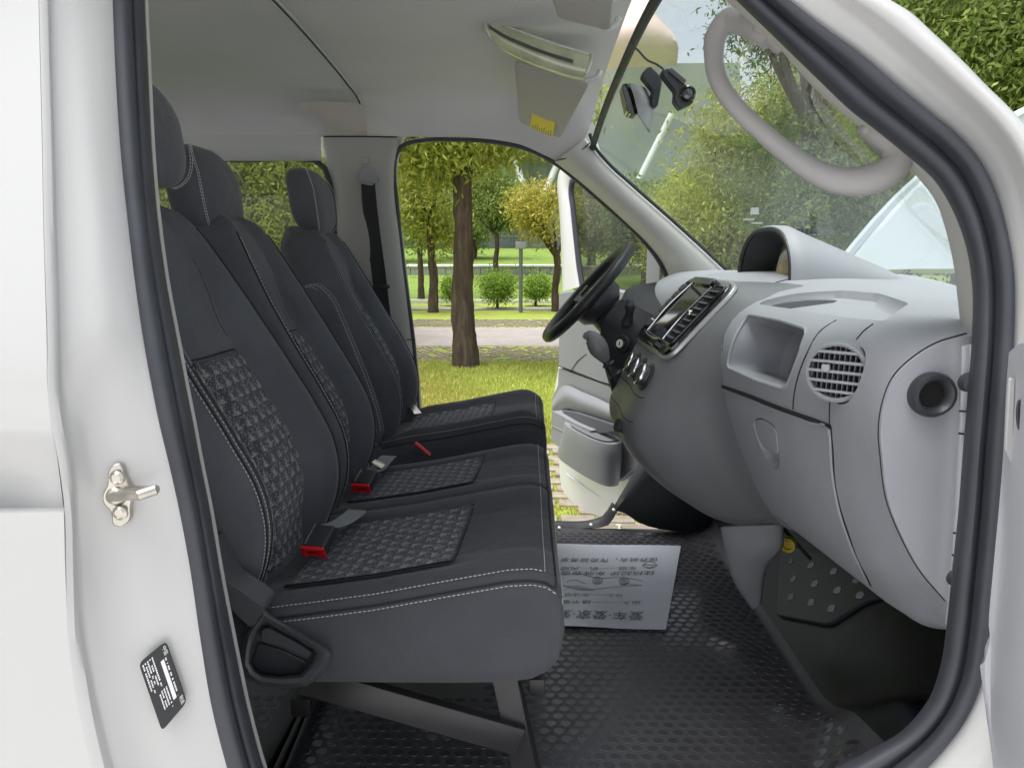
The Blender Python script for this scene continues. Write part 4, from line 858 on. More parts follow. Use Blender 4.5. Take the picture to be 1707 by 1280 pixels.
# lower tunnel cover and under-dash
loft('tunnel_cover', [[V(1203, 880, 1.62), V(1212, 925, 1.64), V(1222, 962, 1.66), V(1253, 1012, 1.68)], [V(1205, 878, 1.56), V(1215, 925, 1.58), V(1226, 966, 1.61), V(1256, 1014, 1.65)], [V(1300, 874, 1.50), V(1300, 908, 1.52), V(1275, 942, 1.57), V(1264, 1008, 1.64)], [V(1304, 876, 1.56), V(1304, 910, 1.58), V(1279, 944, 1.63), V(1268, 1006, 1.68)]], DASH, van, 24, 18, .004)
loft('firewall', [[(1.02, y, .55) for y in (.74, 1.2, 1.8, 2.45)], [(1.02, y, .8) for y in (.74, 1.2, 1.8, 2.45)], [(1.0, y, 1.40) for y in (.74, 1.2, 1.8, 2.45)]], BLACK, van, 12, 10)
loft('cowl_side', [[(x, .765, .42) for x in (.5, .7, .95)], [(x, .765, .8) for x in (.56, .7, .95)], [(x, .765, 1.1) for x in (.57, .7, .95)]], PLASTIC, van, 8, 8)
MB().lathe([(.020, 0), (.020, .02), (.012, .022), (.011, .012), (.001, .012)], V(1316, 905, 1.66), (-.6, -.8, 0), 18).build('cable_plug', mat('yellow_plug', (.6, .48, .04), .5), van)
MB().box((.80, 1.55, .98), (.3, .5, .22), bev=.03).box((.86, 1.15, 1.02), (.25, .35, .2), bev=.03).build('heater_box', PLASTIC, van)
MB().bar(V(1305, 880, 1.7), V(1350, 930, 1.7), .02, .01).build('wiring_bracket', PLASTIC, van)

# ---- driver door, swung open -----------------------------------------
WHITED = mat('door_white_lifted', (.66, .655, .64), .3, coat=.2)  # same body white, made lighter to offset the shade on this door
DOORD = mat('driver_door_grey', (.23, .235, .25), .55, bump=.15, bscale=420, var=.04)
dd = empty('driver_door', (0, 0, 0), parent=van); dd['label'] = 'driver door standing open beyond the steering wheel'
H0, H1 = np.array([.53, 2.60]), np.array([.185, 3.42])       # hinge and free edge in plan
def DP(px, py, off=0):                    # point of the photograph on the door plane
    dxy = H1-H0; n = np.array([dxy[1], -dxy[0]]); n /= np.linalg.norm(n); n = n if n[0] < 0 else -n
    o_ = H0+n*off; q_ = ray(px, py); k = ((o_-CAM[:2])@n)/(q_[:2]@n); return CAM+q_*k
dn = np.array([-(H1-H0)[1], (H1-H0)[0], 0]); dn /= np.linalg.norm(dn); dn = dn if dn[0] < 0 else -dn
frame_o = [(935, 285), (945, 274), (965, 282), (1000, 310), (1060, 370), (1110, 440), (1125, 500), (1110, 560), (930, 520), (938, 480), (940, 420)]
# window frame: outer path and inner path
wo = [(938, 486), (937, 440), (935, 390), (932, 340), (930, 300), (934, 284), (946, 274), (965, 280), (995, 300), (1040, 345), (1085, 395), (1120, 450)]
wi = [(967, 478), (961, 440), (955, 390), (950, 340), (947, 312), (949, 300), (957, 292), (972, 291), (1000, 312), (1040, 355), (1080, 405), (1108, 455)]
loft('door_frame', [[DP(a, b, 0) for a, b in wo], [DP(a, b, .02) for a, b in wo], [DP(a*.5+c*.5, b*.5+e*.5, .03) for (a, b), (c, e) in zip(wo, wi)], [DP(c, e, .02) for c, e in wi], [DP(c, e, -.01) for c, e in wi]], WHITED, dd, 60, 16, .003)
MB().tube([DP(a+5, b+5, .012) for a, b in wi], .014, 8, 60).build('window_seal', RUBBER, dd)
mb = MB(); mb.add([DP(a, b, -.012) for a, b in [(950, 292), (968, 290), (1010, 318), (1110, 440), (1110, 640), (960, 640)]], [(0, 1, 2, 3, 4, 5)]); mb.build('door_glass', DOORGL, dd, 0)
loft('mirror_triangle', [[DP(1080, 400, .02), DP(1078, 450, .02), DP(1075, 500, .02), DP(1058, 540, .02)], [DP(1100, 425, .03), DP(1100, 460, .03), DP(1098, 500, .03), DP(1095, 545, .03)]], DOORD, dd, 16, 8)
loft('door_hinge_edge', [[DP(1100, 420, .0), DP(1105, 470, .0), DP(1105, 560, .0)], [DP(1128, 440, -.06), DP(1130, 490, -.06), DP(1130, 560, -.06)]], WHITED, dd, 12, 8)
# outer door skin below the window
loft('door_shell', [[DP(935, 500, -.02), DP(935, 600, -.02), DP(925, 680, -.02), DP(934, 760, -.02), DP(940, 815, -.02), DP(965, 842, -.02), DP(1008, 862, -.02)], [DP(980, 500, -.0), DP(980, 600, 0), DP(975, 680, 0), DP(985, 760, 0), DP(990, 800, 0), DP(1010, 830, 0), DP(1012, 856, 0)], [DP(1120, 500, -.0), DP(1120, 600, 0), DP(1100, 680, 0), DP(1085, 740, 0), DP(1070, 780, 0), DP(1050, 815, 0), DP(1020, 850, 0)]], WHITED, dd, 40, 16, .02)
MB().tube([DP(945, 790, .004), DP(980, 815, .006), DP(1018, 838, .004)], .006, 8, 14).build('door_crease', WHITED, dd)
def dslab(name, pts, off, th, m_, rad=.012, bev=.006): return MB().slab(rloop([DP(a, b, off) for a, b in pts], rad), -dn*th).build(name, m_, dd, 35, bevel=bev)
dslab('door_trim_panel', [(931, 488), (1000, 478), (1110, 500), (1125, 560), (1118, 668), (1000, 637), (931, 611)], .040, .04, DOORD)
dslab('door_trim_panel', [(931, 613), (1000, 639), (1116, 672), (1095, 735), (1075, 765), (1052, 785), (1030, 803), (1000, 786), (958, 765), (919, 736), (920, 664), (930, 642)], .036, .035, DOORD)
MB().tube([DP(931, 610, .045), DP(965, 622, .040), DP(1010, 640, .036), DP(1050, 662, .034)], .0022, 6, 30).build('panel_gap', SEAM, dd)
MB().tube([DP(952, 618, .044), DP(962, 603, .042), DP(978, 590, .040)], .0018, 6, 20).build('panel_gap', SEAM, dd)
# map pocket
loft('map_pocket', [[DP(a, b, .05) for a, b in [(921, 668), (936, 645), (975, 655), (1045, 688)]], [DP(a, b, .075) for a, b in [(921, 680), (938, 664), (975, 676), (1050, 704)]], [DP(a, b, .06) for a, b in [(924, 688), (940, 680), (978, 692), (1050, 716)]]], DOORD, dd, 30, 10, .003)
pw = [(920, 684), (934, 691), (958, 705), (986, 717), (978, 736), (968, 760), (944, 748), (919, 734)]
dslab('pocket_front', pw, .12, .10, DOORD, .014, .012)
dslab('pocket_shade_slab', [(936, 684), (960, 688), (1000, 701), (1045, 716), (1000, 722), (986, 716), (957, 703)], .095, .02, mat('pocket_shade', (.09, .095, .105), .7), .01, .001)  # dark slab laid in the opening as the pocket's inner shade
MB().tube([DP(921, 710, .122), DP(945, 722, .122), DP(974, 738, .122)], .0025, 8, 12).build('pocket_rib', DOORD, dd)
tdir = (H1-H0)/np.linalg.norm(H1-H0); tdir = np.array([tdir[0], tdir[1], 0])
def cupring(pl_, pr_, py, d0, d1, n=36):
    A, B = DP(pl_, py, 0), DP(pr_, py, 0); c = (A+B)/2+dn*(d0+d1)/2; ha = np.linalg.norm(B-A)/2; hb = (d1-d0)/2
    t = np.linspace(0, 2*math.pi, n, endpoint=False); e = 2/2.8
    return c+np.outer(np.sign(np.cos(t))*abs(np.cos(t))**e*ha, tdir)+np.outer(np.sign(np.sin(t))*abs(np.sin(t))**e*hb, dn)
MB().grid(np.array([cupring(985, 1056, 717, .035, .155), cupring(981, 1060, 716, .03, .165), cupring(980, 1061, 724, .03, .168), cupring(976, 1060, 742, .03, .165), cupring(974, 1059, 746, .03, .162), cupring(966, 1056, 768, .03, .155), cupring(964, 1052, 778, .03, .145), cupring(975, 1045, 783, .04, .12)]), cu=True, caps=True).build('bottle_holder', DOORD, dd, 45)
MB().slab(cupring(989, 1053, 715.5, .045, .150), (0, 0, .001)).build('holder_mouth_shade', mat('pocket_shade2', (.14, .145, .155), .7), dd, 0)  # darker disc on the closed holder, painted as the shade of its mouth
for a_ in ((948, 752), (1000, 792), (1022, 798)): MB().lathe([(.006, 0), (.005, .004), (.001, .004)], DP(*a_, .04), dn, 12).build('trim_clip', PLASTIC, dd)

# ---- passenger door, swung open at the right ---------------------------
pd_ = empty('passenger_door', (0, 0, 0), parent=van); pd_['label'] = 'edge of the open passenger door at the right'
loft('door_trim_panel', [[V(1692, 588, .655), V(1688, 640, .655), V(1682, 760, .655), V(1668, 900, .655), V(1655, 1040, .655), V(1649, 1118, .655), V(1660, 1124, .655)], [V(1700, 580, .64), V(1697, 640, .64), V(1690, 760, .64), V(1684, 900, .64), V(1672, 1040, .64), V(1664, 1126, .64), V(1668, 1300, .64)], [V(1780, 580, .52), V(1780, 640, .52), V(1780, 760, .52), V(1760, 900, .52), V(1745, 1040, .52), V(1740, 1130, .52), V(1740, 1300, .52)], [V(1990, 580, .40), V(1990, 640, .40), V(1990, 760, .4), V(1990, 900, .4), V(1980, 1040, .4), V(1980, 1130, .4), V(1980, 1300, .4)]], DOORG, pd_, 40, 24, .01)
MB().slab(rloop([V(a, b, .630) for a, b in [(1684, 630), (1692, 632), (1688, 740), (1695, 764), (1687, 772), (1677, 750)]], .002), (0, .003, 0)).build('door_edge', WHITE, pd_, 30, bevel=.0015)
MB().slab(cr([V(1701+6*math.cos(t), 692+27*math.sin(t), .612) for t in np.linspace(0, 6.28, 16, endpoint=False)], 30, True), (0, .002, 0)).build('door_pull', PLASTIC, pd_, 30, bevel=.002)
# white sill beyond the seal
# ---- open bonnet -------------------------------------------------------
bn = empty('bonnet', (0, 0, 0), parent=van); bn['label'] = 'bonnet standing open in front of the windscreen'
BON = mat('bonnet_paint', (.45, .50, .53), .10, coat=1)
rowsb = []
for t in np.linspace(0, 1, 7):
    x = 1.07+.70*t-.05*math.sin(t*math.pi); z = 1.47+.58*t+.06*math.sin(t*math.pi)
    rowsb.append([(x-.03*(abs(s)**3)+.03, 1.55+.78*s, z-.03*abs(s)**3+.02*t) for s in np.linspace(-1, 1, 9)])
loft('bonnet_skin', rowsb, BON, bn, 24, 20, .02)
MB().tube([(1.06+.7*t-.05*math.sin(t*math.pi), 2.335, 1.45+.58*t+.06*math.sin(t*math.pi)) for t in np.linspace(0, 1, 10)], .022, 8).build('bonnet_edge', BON, bn)
for y in (1.05, 1.95): MB().bar((1.02, y, 1.40), (1.09, y, 1.47), .03, .006).build('bonnet_hinge', STEELB, bn)
loft('cowl_panel', [[(.60, .80, 1.395), (.93, 1.4, 1.41), (.985, 1.75, 1.42), (.74, 2.46, 1.42)], [(1.08, .80, 1.36), (1.10, 1.4, 1.38), (1.10, 1.75, 1.38), (1.05, 2.46, 1.36)]], PLASTIC, van, 20, 6, .01)

# ================================================================== loose things in the van
ppr = empty('paper_mat', (0, 0, 0), 'white printed paper floor mat lying on the studded rubber floor', 'paper mat')
UR, LR = Zp(1135, 910, .456), Zp(1110, 1050, .456); LL = Zp(920, 1046, .456); UL = np.array([LL[0]-.0, UR[1]+.01, .456])
Gp = []
for b in np.linspace(0, 1, 14):
    row = []
    for a in np.linspace(0, 1, 18):
        p_ = (UL*(1-a)+UR*a)*b+(LL*(1-a)+LR*a)*(1-b); z = .0012*math.sin(a*7+b*2)+.001*math.cos(b*6)+.006*(1-a)*(1-b)
        row.append(p_+np.array([0, 0, z]))
    Gp.append(row)
Gp = np.array(Gp)
MB().grid(Gp).build('paper_sheet', PAPER, ppr, 60)
def pz(x, y):
    d_ = (Gp[..., 0]-x)**2+(Gp[..., 1]-y)**2; i = d_.argmin(); return Gp.reshape(-1, 3)[i, 2]
def ptext(mb, body, pr, pl, hpx):         # reading direction: right to left in the picture, upside down
    A, B = Zp(*pr, .46), Zp(*pl, .46); D = Zp(pr[0]-1.5, pr[1]+hpx, .46); up = D-A; h = np.linalg.norm(up); up /= h
    v0 = len(mb.v); put_text(mb, body, A, B, up, h)
    for i in range(v0, len(mb.v)):
        x, y, z = mb.v[i]; mb.v[i] = (x, y, pz(x, y)+.0018)
mb = MB(); ptext(mb, '爱车·爱家·爱', (1073, 1018), (931, 1018), 15); mb.build('print_line', INK, ppr, 0)
mb = MB(); ptext(mb, '出入——一路平安', (1068, 1000), (938, 1001), 6); mb.build('print_line', INK, ppr, 0)
mb = MB(); ptext(mb, '马上——加油站', (1040, 988), (942, 989), 6); mb.build('print_line', INK, ppr, 0)
mb = MB(); ptext(mb, '挂挡起步 车牌靠谱', (1092, 950), (936, 951), 7); mb.build('print_line', INK, ppr, 0)
mb = MB(); ptext(mb, '车顺—一帆—风顺', (1062, 942), (936, 944), 6); mb.build('print_line', INK, ppr, 0)
mb = MB(); ptext(mb, '保养就去，传奇服务享', (1098, 928), (936, 929), 7); mb.build('print_line', INK, ppr, 0)
def pl3(a, b): p_ = Zp(a, b, .46); return np.array([p_[0], p_[1], pz(p_[0], p_[1])+.002])
for cx, cy, r0, r1, mt, nm in [(996, 966, 8, 6, INK, 'wheel_print'), (1040, 967, 8, 6, INK, 'wheel_print')]:
    a = np.linspace(0, 2*math.pi, 18, endpoint=False); MB().slab([pl3(cx+r0*.7*math.cos(t), cy+r1*.7*math.sin(t)) for t in a], (0, 0, .0003)).build(nm, INKL, ppr, 0)
    MB().tube([pl3(cx+r0*math.cos(t), cy+r1*math.sin(t)) for t in a], .001, 4, closed=True).build('car_print', INK, ppr)
mb = MB()
for P in [[(940, 958), (965, 955), (985, 960), (1010, 962), (1030, 960), (1070, 966)], [(938, 975), (970, 982), (1000, 980), (1030, 976), (1068, 974)], [(944, 970), (958, 966), (975, 972)], [(1048, 972), (1070, 974)]]:
    mb.tube([pl3(*p_) for p_ in P], .0011, 4, 20)
mb.build('car_print', INKL, ppr)
a = [(938, 976), (960, 976), (985, 980), (990, 983), (965, 983), (945, 979)]; MB().slab([pl3(*p_) for p_ in a], (0, 0, .0003)).build('car_print', INKL, ppr, 0)
mb = MB(); mb.tube([pl3(1083+11*math.cos(t)*(1+.2*math.sin(3*t)), 940+5*math.sin(t)) for t in np.linspace(0, 6.28, 20, endpoint=False)], .001, 4, closed=True); mb.tube([pl3(1072, 940), pl3(1094, 941)], .001, 4).tube([pl3(1078, 946), pl3(1090, 945)], .001, 4); mb.build('logo_print', INK, ppr)

dc = empty('dashcam', (0, 0, 0), 'small black dashcam with a round lens stuck to the windscreen', 'dashcam')
MB().slab(rloop([V(a, b, 1.52) for a, b in [(1104, 116), (1112, 113), (1122, 117), (1144, 142), (1152, 150), (1158, 160), (1156, 172), (1134, 182), (1124, 168), (1126, 152), (1104, 124)]], .005), (0, .03, 0)).build('camera_body', PLASTIC, dc, 30, bevel=.003)
MB().bar(V(1116, 116, 1.515), V(1142, 138, 1.515), .006, .010).build('camera_top', mat('cam_grey', (.06, .06, .065), .4), dc)
MB().lathe([(.0165, 0), (.0165, .010), (.0135, .013), (.011, .009), (.0105, .003), (.001, .002)], V(1147, 158, 1.52), (-.25, -1, 0), 30).build('lens_barrel', GLOSSB, dc)
MB().lathe([(.0105, .009), (.006, .0105), (.001, .011)], V(1147, 158, 1.52), (-.25, -1, 0), 24).build('lens', mat('lens_glass', (.05, .055, .06), .05, coat=1), dc)
MB().tube([V(1048, 71, 1.5), V(1064, 85, 1.5), V(1078, 100, 1.5), V(1095, 108, 1.51), V(1106, 116, 1.525)], .0022, 6, 30).build('cable', PLASTIC, dc)

# ================================================================== outside
#BG
def nodes_mat(name, rough=.9):
    m = bpy.data.materials.new(name); m.use_nodes = True; t = m.node_tree; return m, t, t.nodes, t.links, t.nodes['Principled BSDF']
def noise_ramp(name, scale, stops, rough=.9, scale2=None, bump=0, bd=.02, obj=True, sy=1):
    m, t, N, L, b = nodes_mat(name); b.inputs['Roughness'].default_value = rough; b.inputs['Specular IOR Level'].default_value = .2
    tc = N.new('ShaderNodeTexCoord'); mp = N.new('ShaderNodeMapping'); mp.inputs['Scale'].default_value = (1, 1, sy); L.new(tc.outputs['Object'], mp.inputs[0])
    n = N.new('ShaderNodeTexNoise'); n.inputs['Scale'].default_value = scale; n.inputs['Detail'].default_value = 8; n.inputs['Roughness'].default_value = .65; L.new(mp.outputs[0], n.inputs['Vector'])
    r = N.new('ShaderNodeValToRGB'); L.new(n.outputs[0], r.inputs[0])
    r.color_ramp.elements[0].position = stops[0][0]; r.color_ramp.elements[0].color = (*stops[0][1], 1)
    r.color_ramp.elements[1].position = stops[-1][0]; r.color_ramp.elements[1].color = (*stops[-1][1], 1)
    for p_, c in stops[1:-1]: e = r.color_ramp.elements.new(p_); e.color = (*c, 1)
    L.new(r.outputs[0], b.inputs['Base Color'])
    if bump:
        n2 = N.new('ShaderNodeTexNoise'); n2.inputs['Scale'].default_value = scale2 or scale*6; n2.inputs['Detail'].default_value = 5; L.new(mp.outputs[0], n2.inputs['Vector'])
        k = N.new('ShaderNodeBump'); k.inputs['Strength'].default_value = bump; k.inputs['Distance'].default_value = bd; L.new(n2.outputs[0], k.inputs['Height']); L.new(k.outputs[0], b.inputs['Normal'])
    return m
GRASS = noise_ramp('lawn', 1.6, [(.3, (.26, .23, .08)), (.45, (.28, .32, .06)), (.6, (.24, .34, .05)), (.75, (.40, .41, .12))], bump=.8, scale2=90)
LAWN = noise_ramp('bright_lawn', 1.2, [(.3, (.10, .16, .03)), (.5, (.17, .25, .05)), (.62, (.13, .21, .035)), (.75, (.26, .33, .09))], bump=.6, scale2=60)
ROAD = noise_ramp('road', 3, [(.3, (.24, .22, .205)), (.7, (.33, .30, .28))], bump=.3, scale2=60, bd=.004)
STONE = noise_ramp('stone', 6, [(.3, (.30, .30, .28)), (.7, (.5, .5, .47))], bump=.5, bd=.01)
KERB = noise_ramp('kerb', 5, [(.3, (.5, .49, .46)), (.7, (.68, .67, .63))], bump=.3, bd=.006)
BARK = noise_ramp('bark', 14, [(.25, (.035, .026, .02)), (.5, (.09, .066, .05)), (.75, (.17, .135, .10))], bump=1, scale2=40, bd=.02, sy=.16)
def leafmat(name, c0, c1, c2, tr=.35):
    m, t, N, L, b = nodes_mat(name); a = N.new('ShaderNodeAttribute'); a.attribute_name = 'tint'
    r = N.new('ShaderNodeValToRGB'); r.color_ramp.elements[0].color = (*c0, 1); r.color_ramp.elements[1].color = (*c2, 1); e = r.color_ramp.elements.new(.55); e.color = (*c1, 1)
    L.new(a.outputs['Fac'], r.inputs[0]); L.new(r.outputs[0], b.inputs['Base Color']); b.inputs['Roughness'].default_value = .5; b.inputs['Specular IOR Level'].default_value = .35
    tl = N.new('ShaderNodeBsdfTranslucent'); L.new(r.outputs[0], tl.inputs[0]); mx = N.new('ShaderNodeMixShader'); mx.inputs[0].default_value = tr
    L.new(b.outputs[0], mx.inputs[1]); L.new(tl.outputs[0], mx.inputs[2]); L.new(mx.outputs[0], N['Material Output'].inputs[0])
    return m
LEAF_G = leafmat('leaf_green', (.10, .16, .03), (.22, .30, .07), (.42, .48, .14), .45)
LEAF_Y = leafmat('leaf_yellow', (.26, .29, .05), (.46, .42, .07), (.60, .46, .09))
LEAF_L = leafmat('leaf_lime', (.13, .23, .03), (.26, .40, .05), (.44, .56, .12))
LEAF_D = leafmat('leaf_dark', (.05, .09, .02), (.11, .17, .04), (.24, .31, .09), .45)
LEAF_O = leafmat('leaf_olive', (.22, .27, .05), (.43, .46, .10), (.66, .64, .18), .5)

def leaves(name, centres, radii, n, size, m, parent, seed=0, aspect=.34, droop=.45):
    g = np.random.default_rng(seed); C_ = np.array(centres, float); Rr = np.array(radii, float)
    wgt = Rr[:, 0]*Rr[:, 1]*Rr[:, 2]; wgt = wgt**.8; wgt /= wgt.sum(); k = g.choice(len(C_), n, p=wgt)
    d = g.normal(size=(n, 3)); d /= np.linalg.norm(d, axis=1)[:, None]; rad = g.random(n)**.45
    P = C_[k]+d*rad[:, None]*Rr[k]
    # sprays: leaves gathered round twig ends
    tw = max(1, n//14); ti_ = g.choice(n, tw); P = P[ti_][g.integers(0, tw, n)]+g.normal(size=(n, 3))*size*1.5
    a = g.normal(size=(n, 3)); a[:, 2] -= droop*1.5; a /= np.linalg.norm(a, axis=1)[:, None]
    b = np.cross(a, g.normal(size=(n, 3))); b /= np.linalg.norm(b, axis=1)[:, None]+1e-9; c = np.cross(a, b)
    L_ = size*g.uniform(.6, 1.3, n)[:, None]; W_ = L_*aspect
    v = np.stack([P, P+a*L_*.45+b*W_*.5+c*L_*.06, P+a*L_, P+a*L_*.45-b*W_*.5+c*L_*.06], 1).reshape(-1, 3)
    me = bpy.data.meshes.new(name); me.vertices.add(4*n); me.vertices.foreach_set('co', v.astype(np.float32).ravel())
    me.loops.add(4*n); me.loops.foreach_set('vertex_index', np.arange(4*n, dtype=np.int32)); me.polygons.add(n)
    me.polygons.foreach_set('loop_start', np.arange(0, 4*n, 4, dtype=np.int32))
    at = me.attributes.new('tint', 'FLOAT', 'FACE'); at.data.foreach_set('value', np.clip(g.normal(.45, .24, n)+.12*np.sin(k*2.3), 0, 1).astype(np.float32))
    me.update(calc_edges=True); me.materials.append(m); o = bpy.data.objects.new(name, me); COL.objects.link(o); o.parent = parent
    return o
def tree(name, label, base, h, tr, crown, cr_, n, size, m, seed=0, lumps=9, bare=.45, group='trees planted on the lawn', fork=True, lean=0, cat='tree'):
    g = random.Random(seed); base = np.array(base, float); r_ = empty(name, (0, 0, 0), label, cat, group)
    cen = np.array(crown, float); cs = []; rs = []
    for i in range(lumps):
        while True:
            q_ = np.array([g.uniform(-1, 1) for _ in range(3)])
            if .35 < np.linalg.norm(q_) < .95: break
        cs.append(cen+q_*np.array(cr_)*.72); k = g.uniform(.32, .5); rs.append(np.array(cr_)*k)
    hb = base+np.array([lean*h*bare, 0, h*bare])
    mb = MB(); w1 = g.uniform(-1, 1)*tr*.7
    mb.tube([base-np.array([0, 0, .1]), base+np.array([0, 0, .03]), base+(hb-base)*.08, base+(hb-base)*.35+np.array([w1, 0, 0]), base+(hb-base)*.7-np.array([w1*.6, 0, 0]), hb], [tr*1.55, tr*1.3, tr*1.05, tr, tr*.92, tr*.95], 16, 40)
    # knobbly bark
    for vi, v in enumerate(mb.v):
        k_ = vi % 16; mb.v[vi] = tuple(np.array(v)+rng.normal(size=3)*tr*.03+np.array([1, .3, 0])*tr*(.10*math.sin(v[2]*4.3+k_)+.08*math.sin(v[2]*9+k_*2.1+seed)))
    mb.build('trunk', BARK, r_, 60)
    mb = MB()
    for c in cs:
        m1 = hb*.55+c*.45+np.array([g.uniform(-.1, .1), g.uniform(-.1, .1), -.05*h*.3]); mb.tube([hb-np.array([0, 0, h*.02]), m1, c], [tr*.55, tr*.32, tr*.10], 7, 10)
        for _ in range(3): e_ = c+np.array([g.uniform(-1, 1) for _ in range(3)])*np.array(cr_)*.35; mb.tube([m1*.4+c*.6, e_], [tr*.16, tr*.05], 5, 4)
    mb.build('limbs', BARK, r_, 60)
    leaves('crown', cs, rs, n, size, m, r_, seed)
    return r_

# ground in bands
def sheet(name, x0, x1, prof, m, kind='structure', nx=24):
    G = np.array([[(x, y, z) for x in np.linspace(x0, x1, nx)] for y, z in prof]); o = MB().grid(G).build(name, m, None, 60); o['kind'] = kind; return o
sheet('ground', -150, 150, [(-150, 0), (-20, 0), (0, 0), (6, 0), (12, 0), (25, -.02), (60, .3), (300, .5)], GRASS)
sheet('pavement', -60, 60, [(-60, .008), (-6, .008), (0, .008), (3.6, .008)], mat('pavement_concrete', (.52, .51, .50), .9, var=.1, vscale=1.5, bump=.3, bscale=60))  # unseen paving, kept pale and run under the driver door for neutral bounce light
sheet('road', -60, 60, [(11.5, .004), (14.7, .006)], ROAD)
sheet('footpath', -60, 60, [(19.9, .004), (21.0, .006)], ROAD)
sheet('bank', -60, 60, [(23.4, -.02), (25, .12), (28, .50), (30.4, .80)], LAWN)
sheet('upper_path', -60, 60, [(30.7, 1.22), (32.2, 1.25)], KERB)
sheet('upper_lawn', -60, 60, [(32.2, 1.24), (38, 1.7), (46, 2.2), (60, 2.6)], LAWN)
# low retaining wall, one block after another
wl = empty('retaining_wall', (0, 0, 0), 'long low pale stone retaining wall at the foot of the upper lawn', 'wall')
x = -9.0; k = 0; g = random.Random(5)
blockme = {}
while x < 6:
    L = g.choice([.42, .5, .6])
    if L not in blockme:
        t_ = MB().box((0, 0, 0), (L-.02, .3, .36), bev=.015).build('stone_block', STONE); blockme[L] = t_.data; bpy.data.objects.remove(t_)
    o = bpy.data.objects.new('stone_block', blockme[L]); COL.objects.link(o); o.parent = wl; o.location = (x+L/2, 30.55+g.uniform(-.012, .012), .96); x += L
MB().box((-1.5, 30.52, 1.175), (15.2, .42, .07), bev=.01).build('coping', KERB, wl)
MB().box((0, 30.75, .9), (60, .1, .55)).build('wall_core', STONE, wl)
kb_ = tag(MB().box((-1, 23.3, .03), (40, .15, .16), bev=.015).build('kerb', KERB), 'pale kerb along the far edge of the footpath', 'kerb')
# paving blocks half buried in grass by the van and beyond
gp_ = empty('grass_pavers', (0, 0, 0)); gp_['kind'] = 'structure'
PAVE = noise_ramp('paver', 8, [(.3, (.20, .17, .13)), (.7, (.36, .31, .25))], bump=.4, bd=.006)
t_ = MB().box((0, 0, 0), (.20, .10, .05), bev=.008).build('paver', PAVE); pme = t_.data; bpy.data.objects.remove(t_)
cnt = 0
for j in range(16):
    for i in range(18):
        xx, yy = -.15+i*.225+(.11 if j % 2 else 0), 3.1+j*.135
        if g.random() < .25: continue
        if cnt > 230: break
        o = bpy.data.objects.new('paver', pme); COL.objects.link(o); o.parent = gp_; o.location = (xx, yy, -.002+g.uniform(-.010, .008)); o.rotation_euler = (0, 0, g.uniform(-.05, .05)); cnt += 1
mb = MB()
for y0, y1 in ((9.65, 11.4), (14.9, 16.6)):
    y = y0
    while y < y1:
        for i in range(60):
            xx = -4.2+i*.11+(.055 if int((y-y0)/.12) % 2 else 0)
            if g.random() < .85: mb.box((xx, y, .006+g.uniform(-.004, .004)), (.075, .07, .02))
        y += .12
o = mb.build('paver_rows', PAVE, gp_, 0); o['kind'] = 'stuff'
# grass blades
def blades(name, n, xr, y0, y1, h, m, seed):
    q_ = np.random.default_rng(seed); y = y0+(y1-y0)*q_.random(n)**1.3; x = y*(xr[0]+(xr[1]-xr[0])*q_.random(n))
    cl = q_.random((n//30+1, 2)); k = q_.integers(0, len(cl), n)
    a = q_.random(n)*6.283; L_ = h*q_.uniform(.4, 1.3, n); wd = .006+.0006*y
    dx, dy = np.cos(a), np.sin(a); lx, ly = q_.normal(size=n)*.45*L_, q_.normal(size=n)*.45*L_
    v = np.stack([np.stack([x-dx*wd, y-dy*wd, np.zeros(n)-.01], 1), np.stack([x+dx*wd, y+dy*wd, np.zeros(n)-.01], 1), np.stack([x+lx, y+ly, L_], 1)], 1).reshape(-1, 3)
    me = bpy.data.meshes.new(name); me.vertices.add(3*n); me.vertices.foreach_set('co', v.astype(np.float32).ravel()); me.loops.add(3*n); me.loops.foreach_set('vertex_index', np.arange(3*n, dtype=np.int32)); me.polygons.add(n); me.polygons.foreach_set('loop_start', np.arange(0, 3*n, 3, dtype=np.int32))
    at = me.attributes.new('tint', 'FLOAT', 'FACE'); at.data.foreach_set('value', np.clip(.5+.28*np.sin(x*2.1+y)+q_.normal(0, .2, n), 0, 1).astype(np.float32)); me.update(calc_edges=True); me.materials.append(m)
    o = bpy.data.objects.new(name, me); COL.objects.link(o); o['kind'] = 'stuff'; o['label'] = 'short yellowish green grass on the verge'; o['category'] = 'grass'; return o
BLADE = leafmat('grass_blade', (.46, .38, .13), (.47, .52, .11), (.62, .68, .17), .3)
blades('grass', 70000, (-.28, .30), 5.3, 9.6, .05, BLADE, 4)
blades('moss', 16000, (-.05, .25), 2.9, 5.4, .022, BLADE, 5)['label'] = 'short mossy growth between the half buried pavers'

# the street tree before the door
tree('street_tree', 'brown trunked tree nearest the van, standing in the middle of the doorway', (V(775, 610, 9.2)[0], 9.2, 0), 3.9, .128, (-1.05, 9.0, 3.85), (2.0, 1.8, 1.25), 40000, .115, LEAF_O, 21, 14, .78)
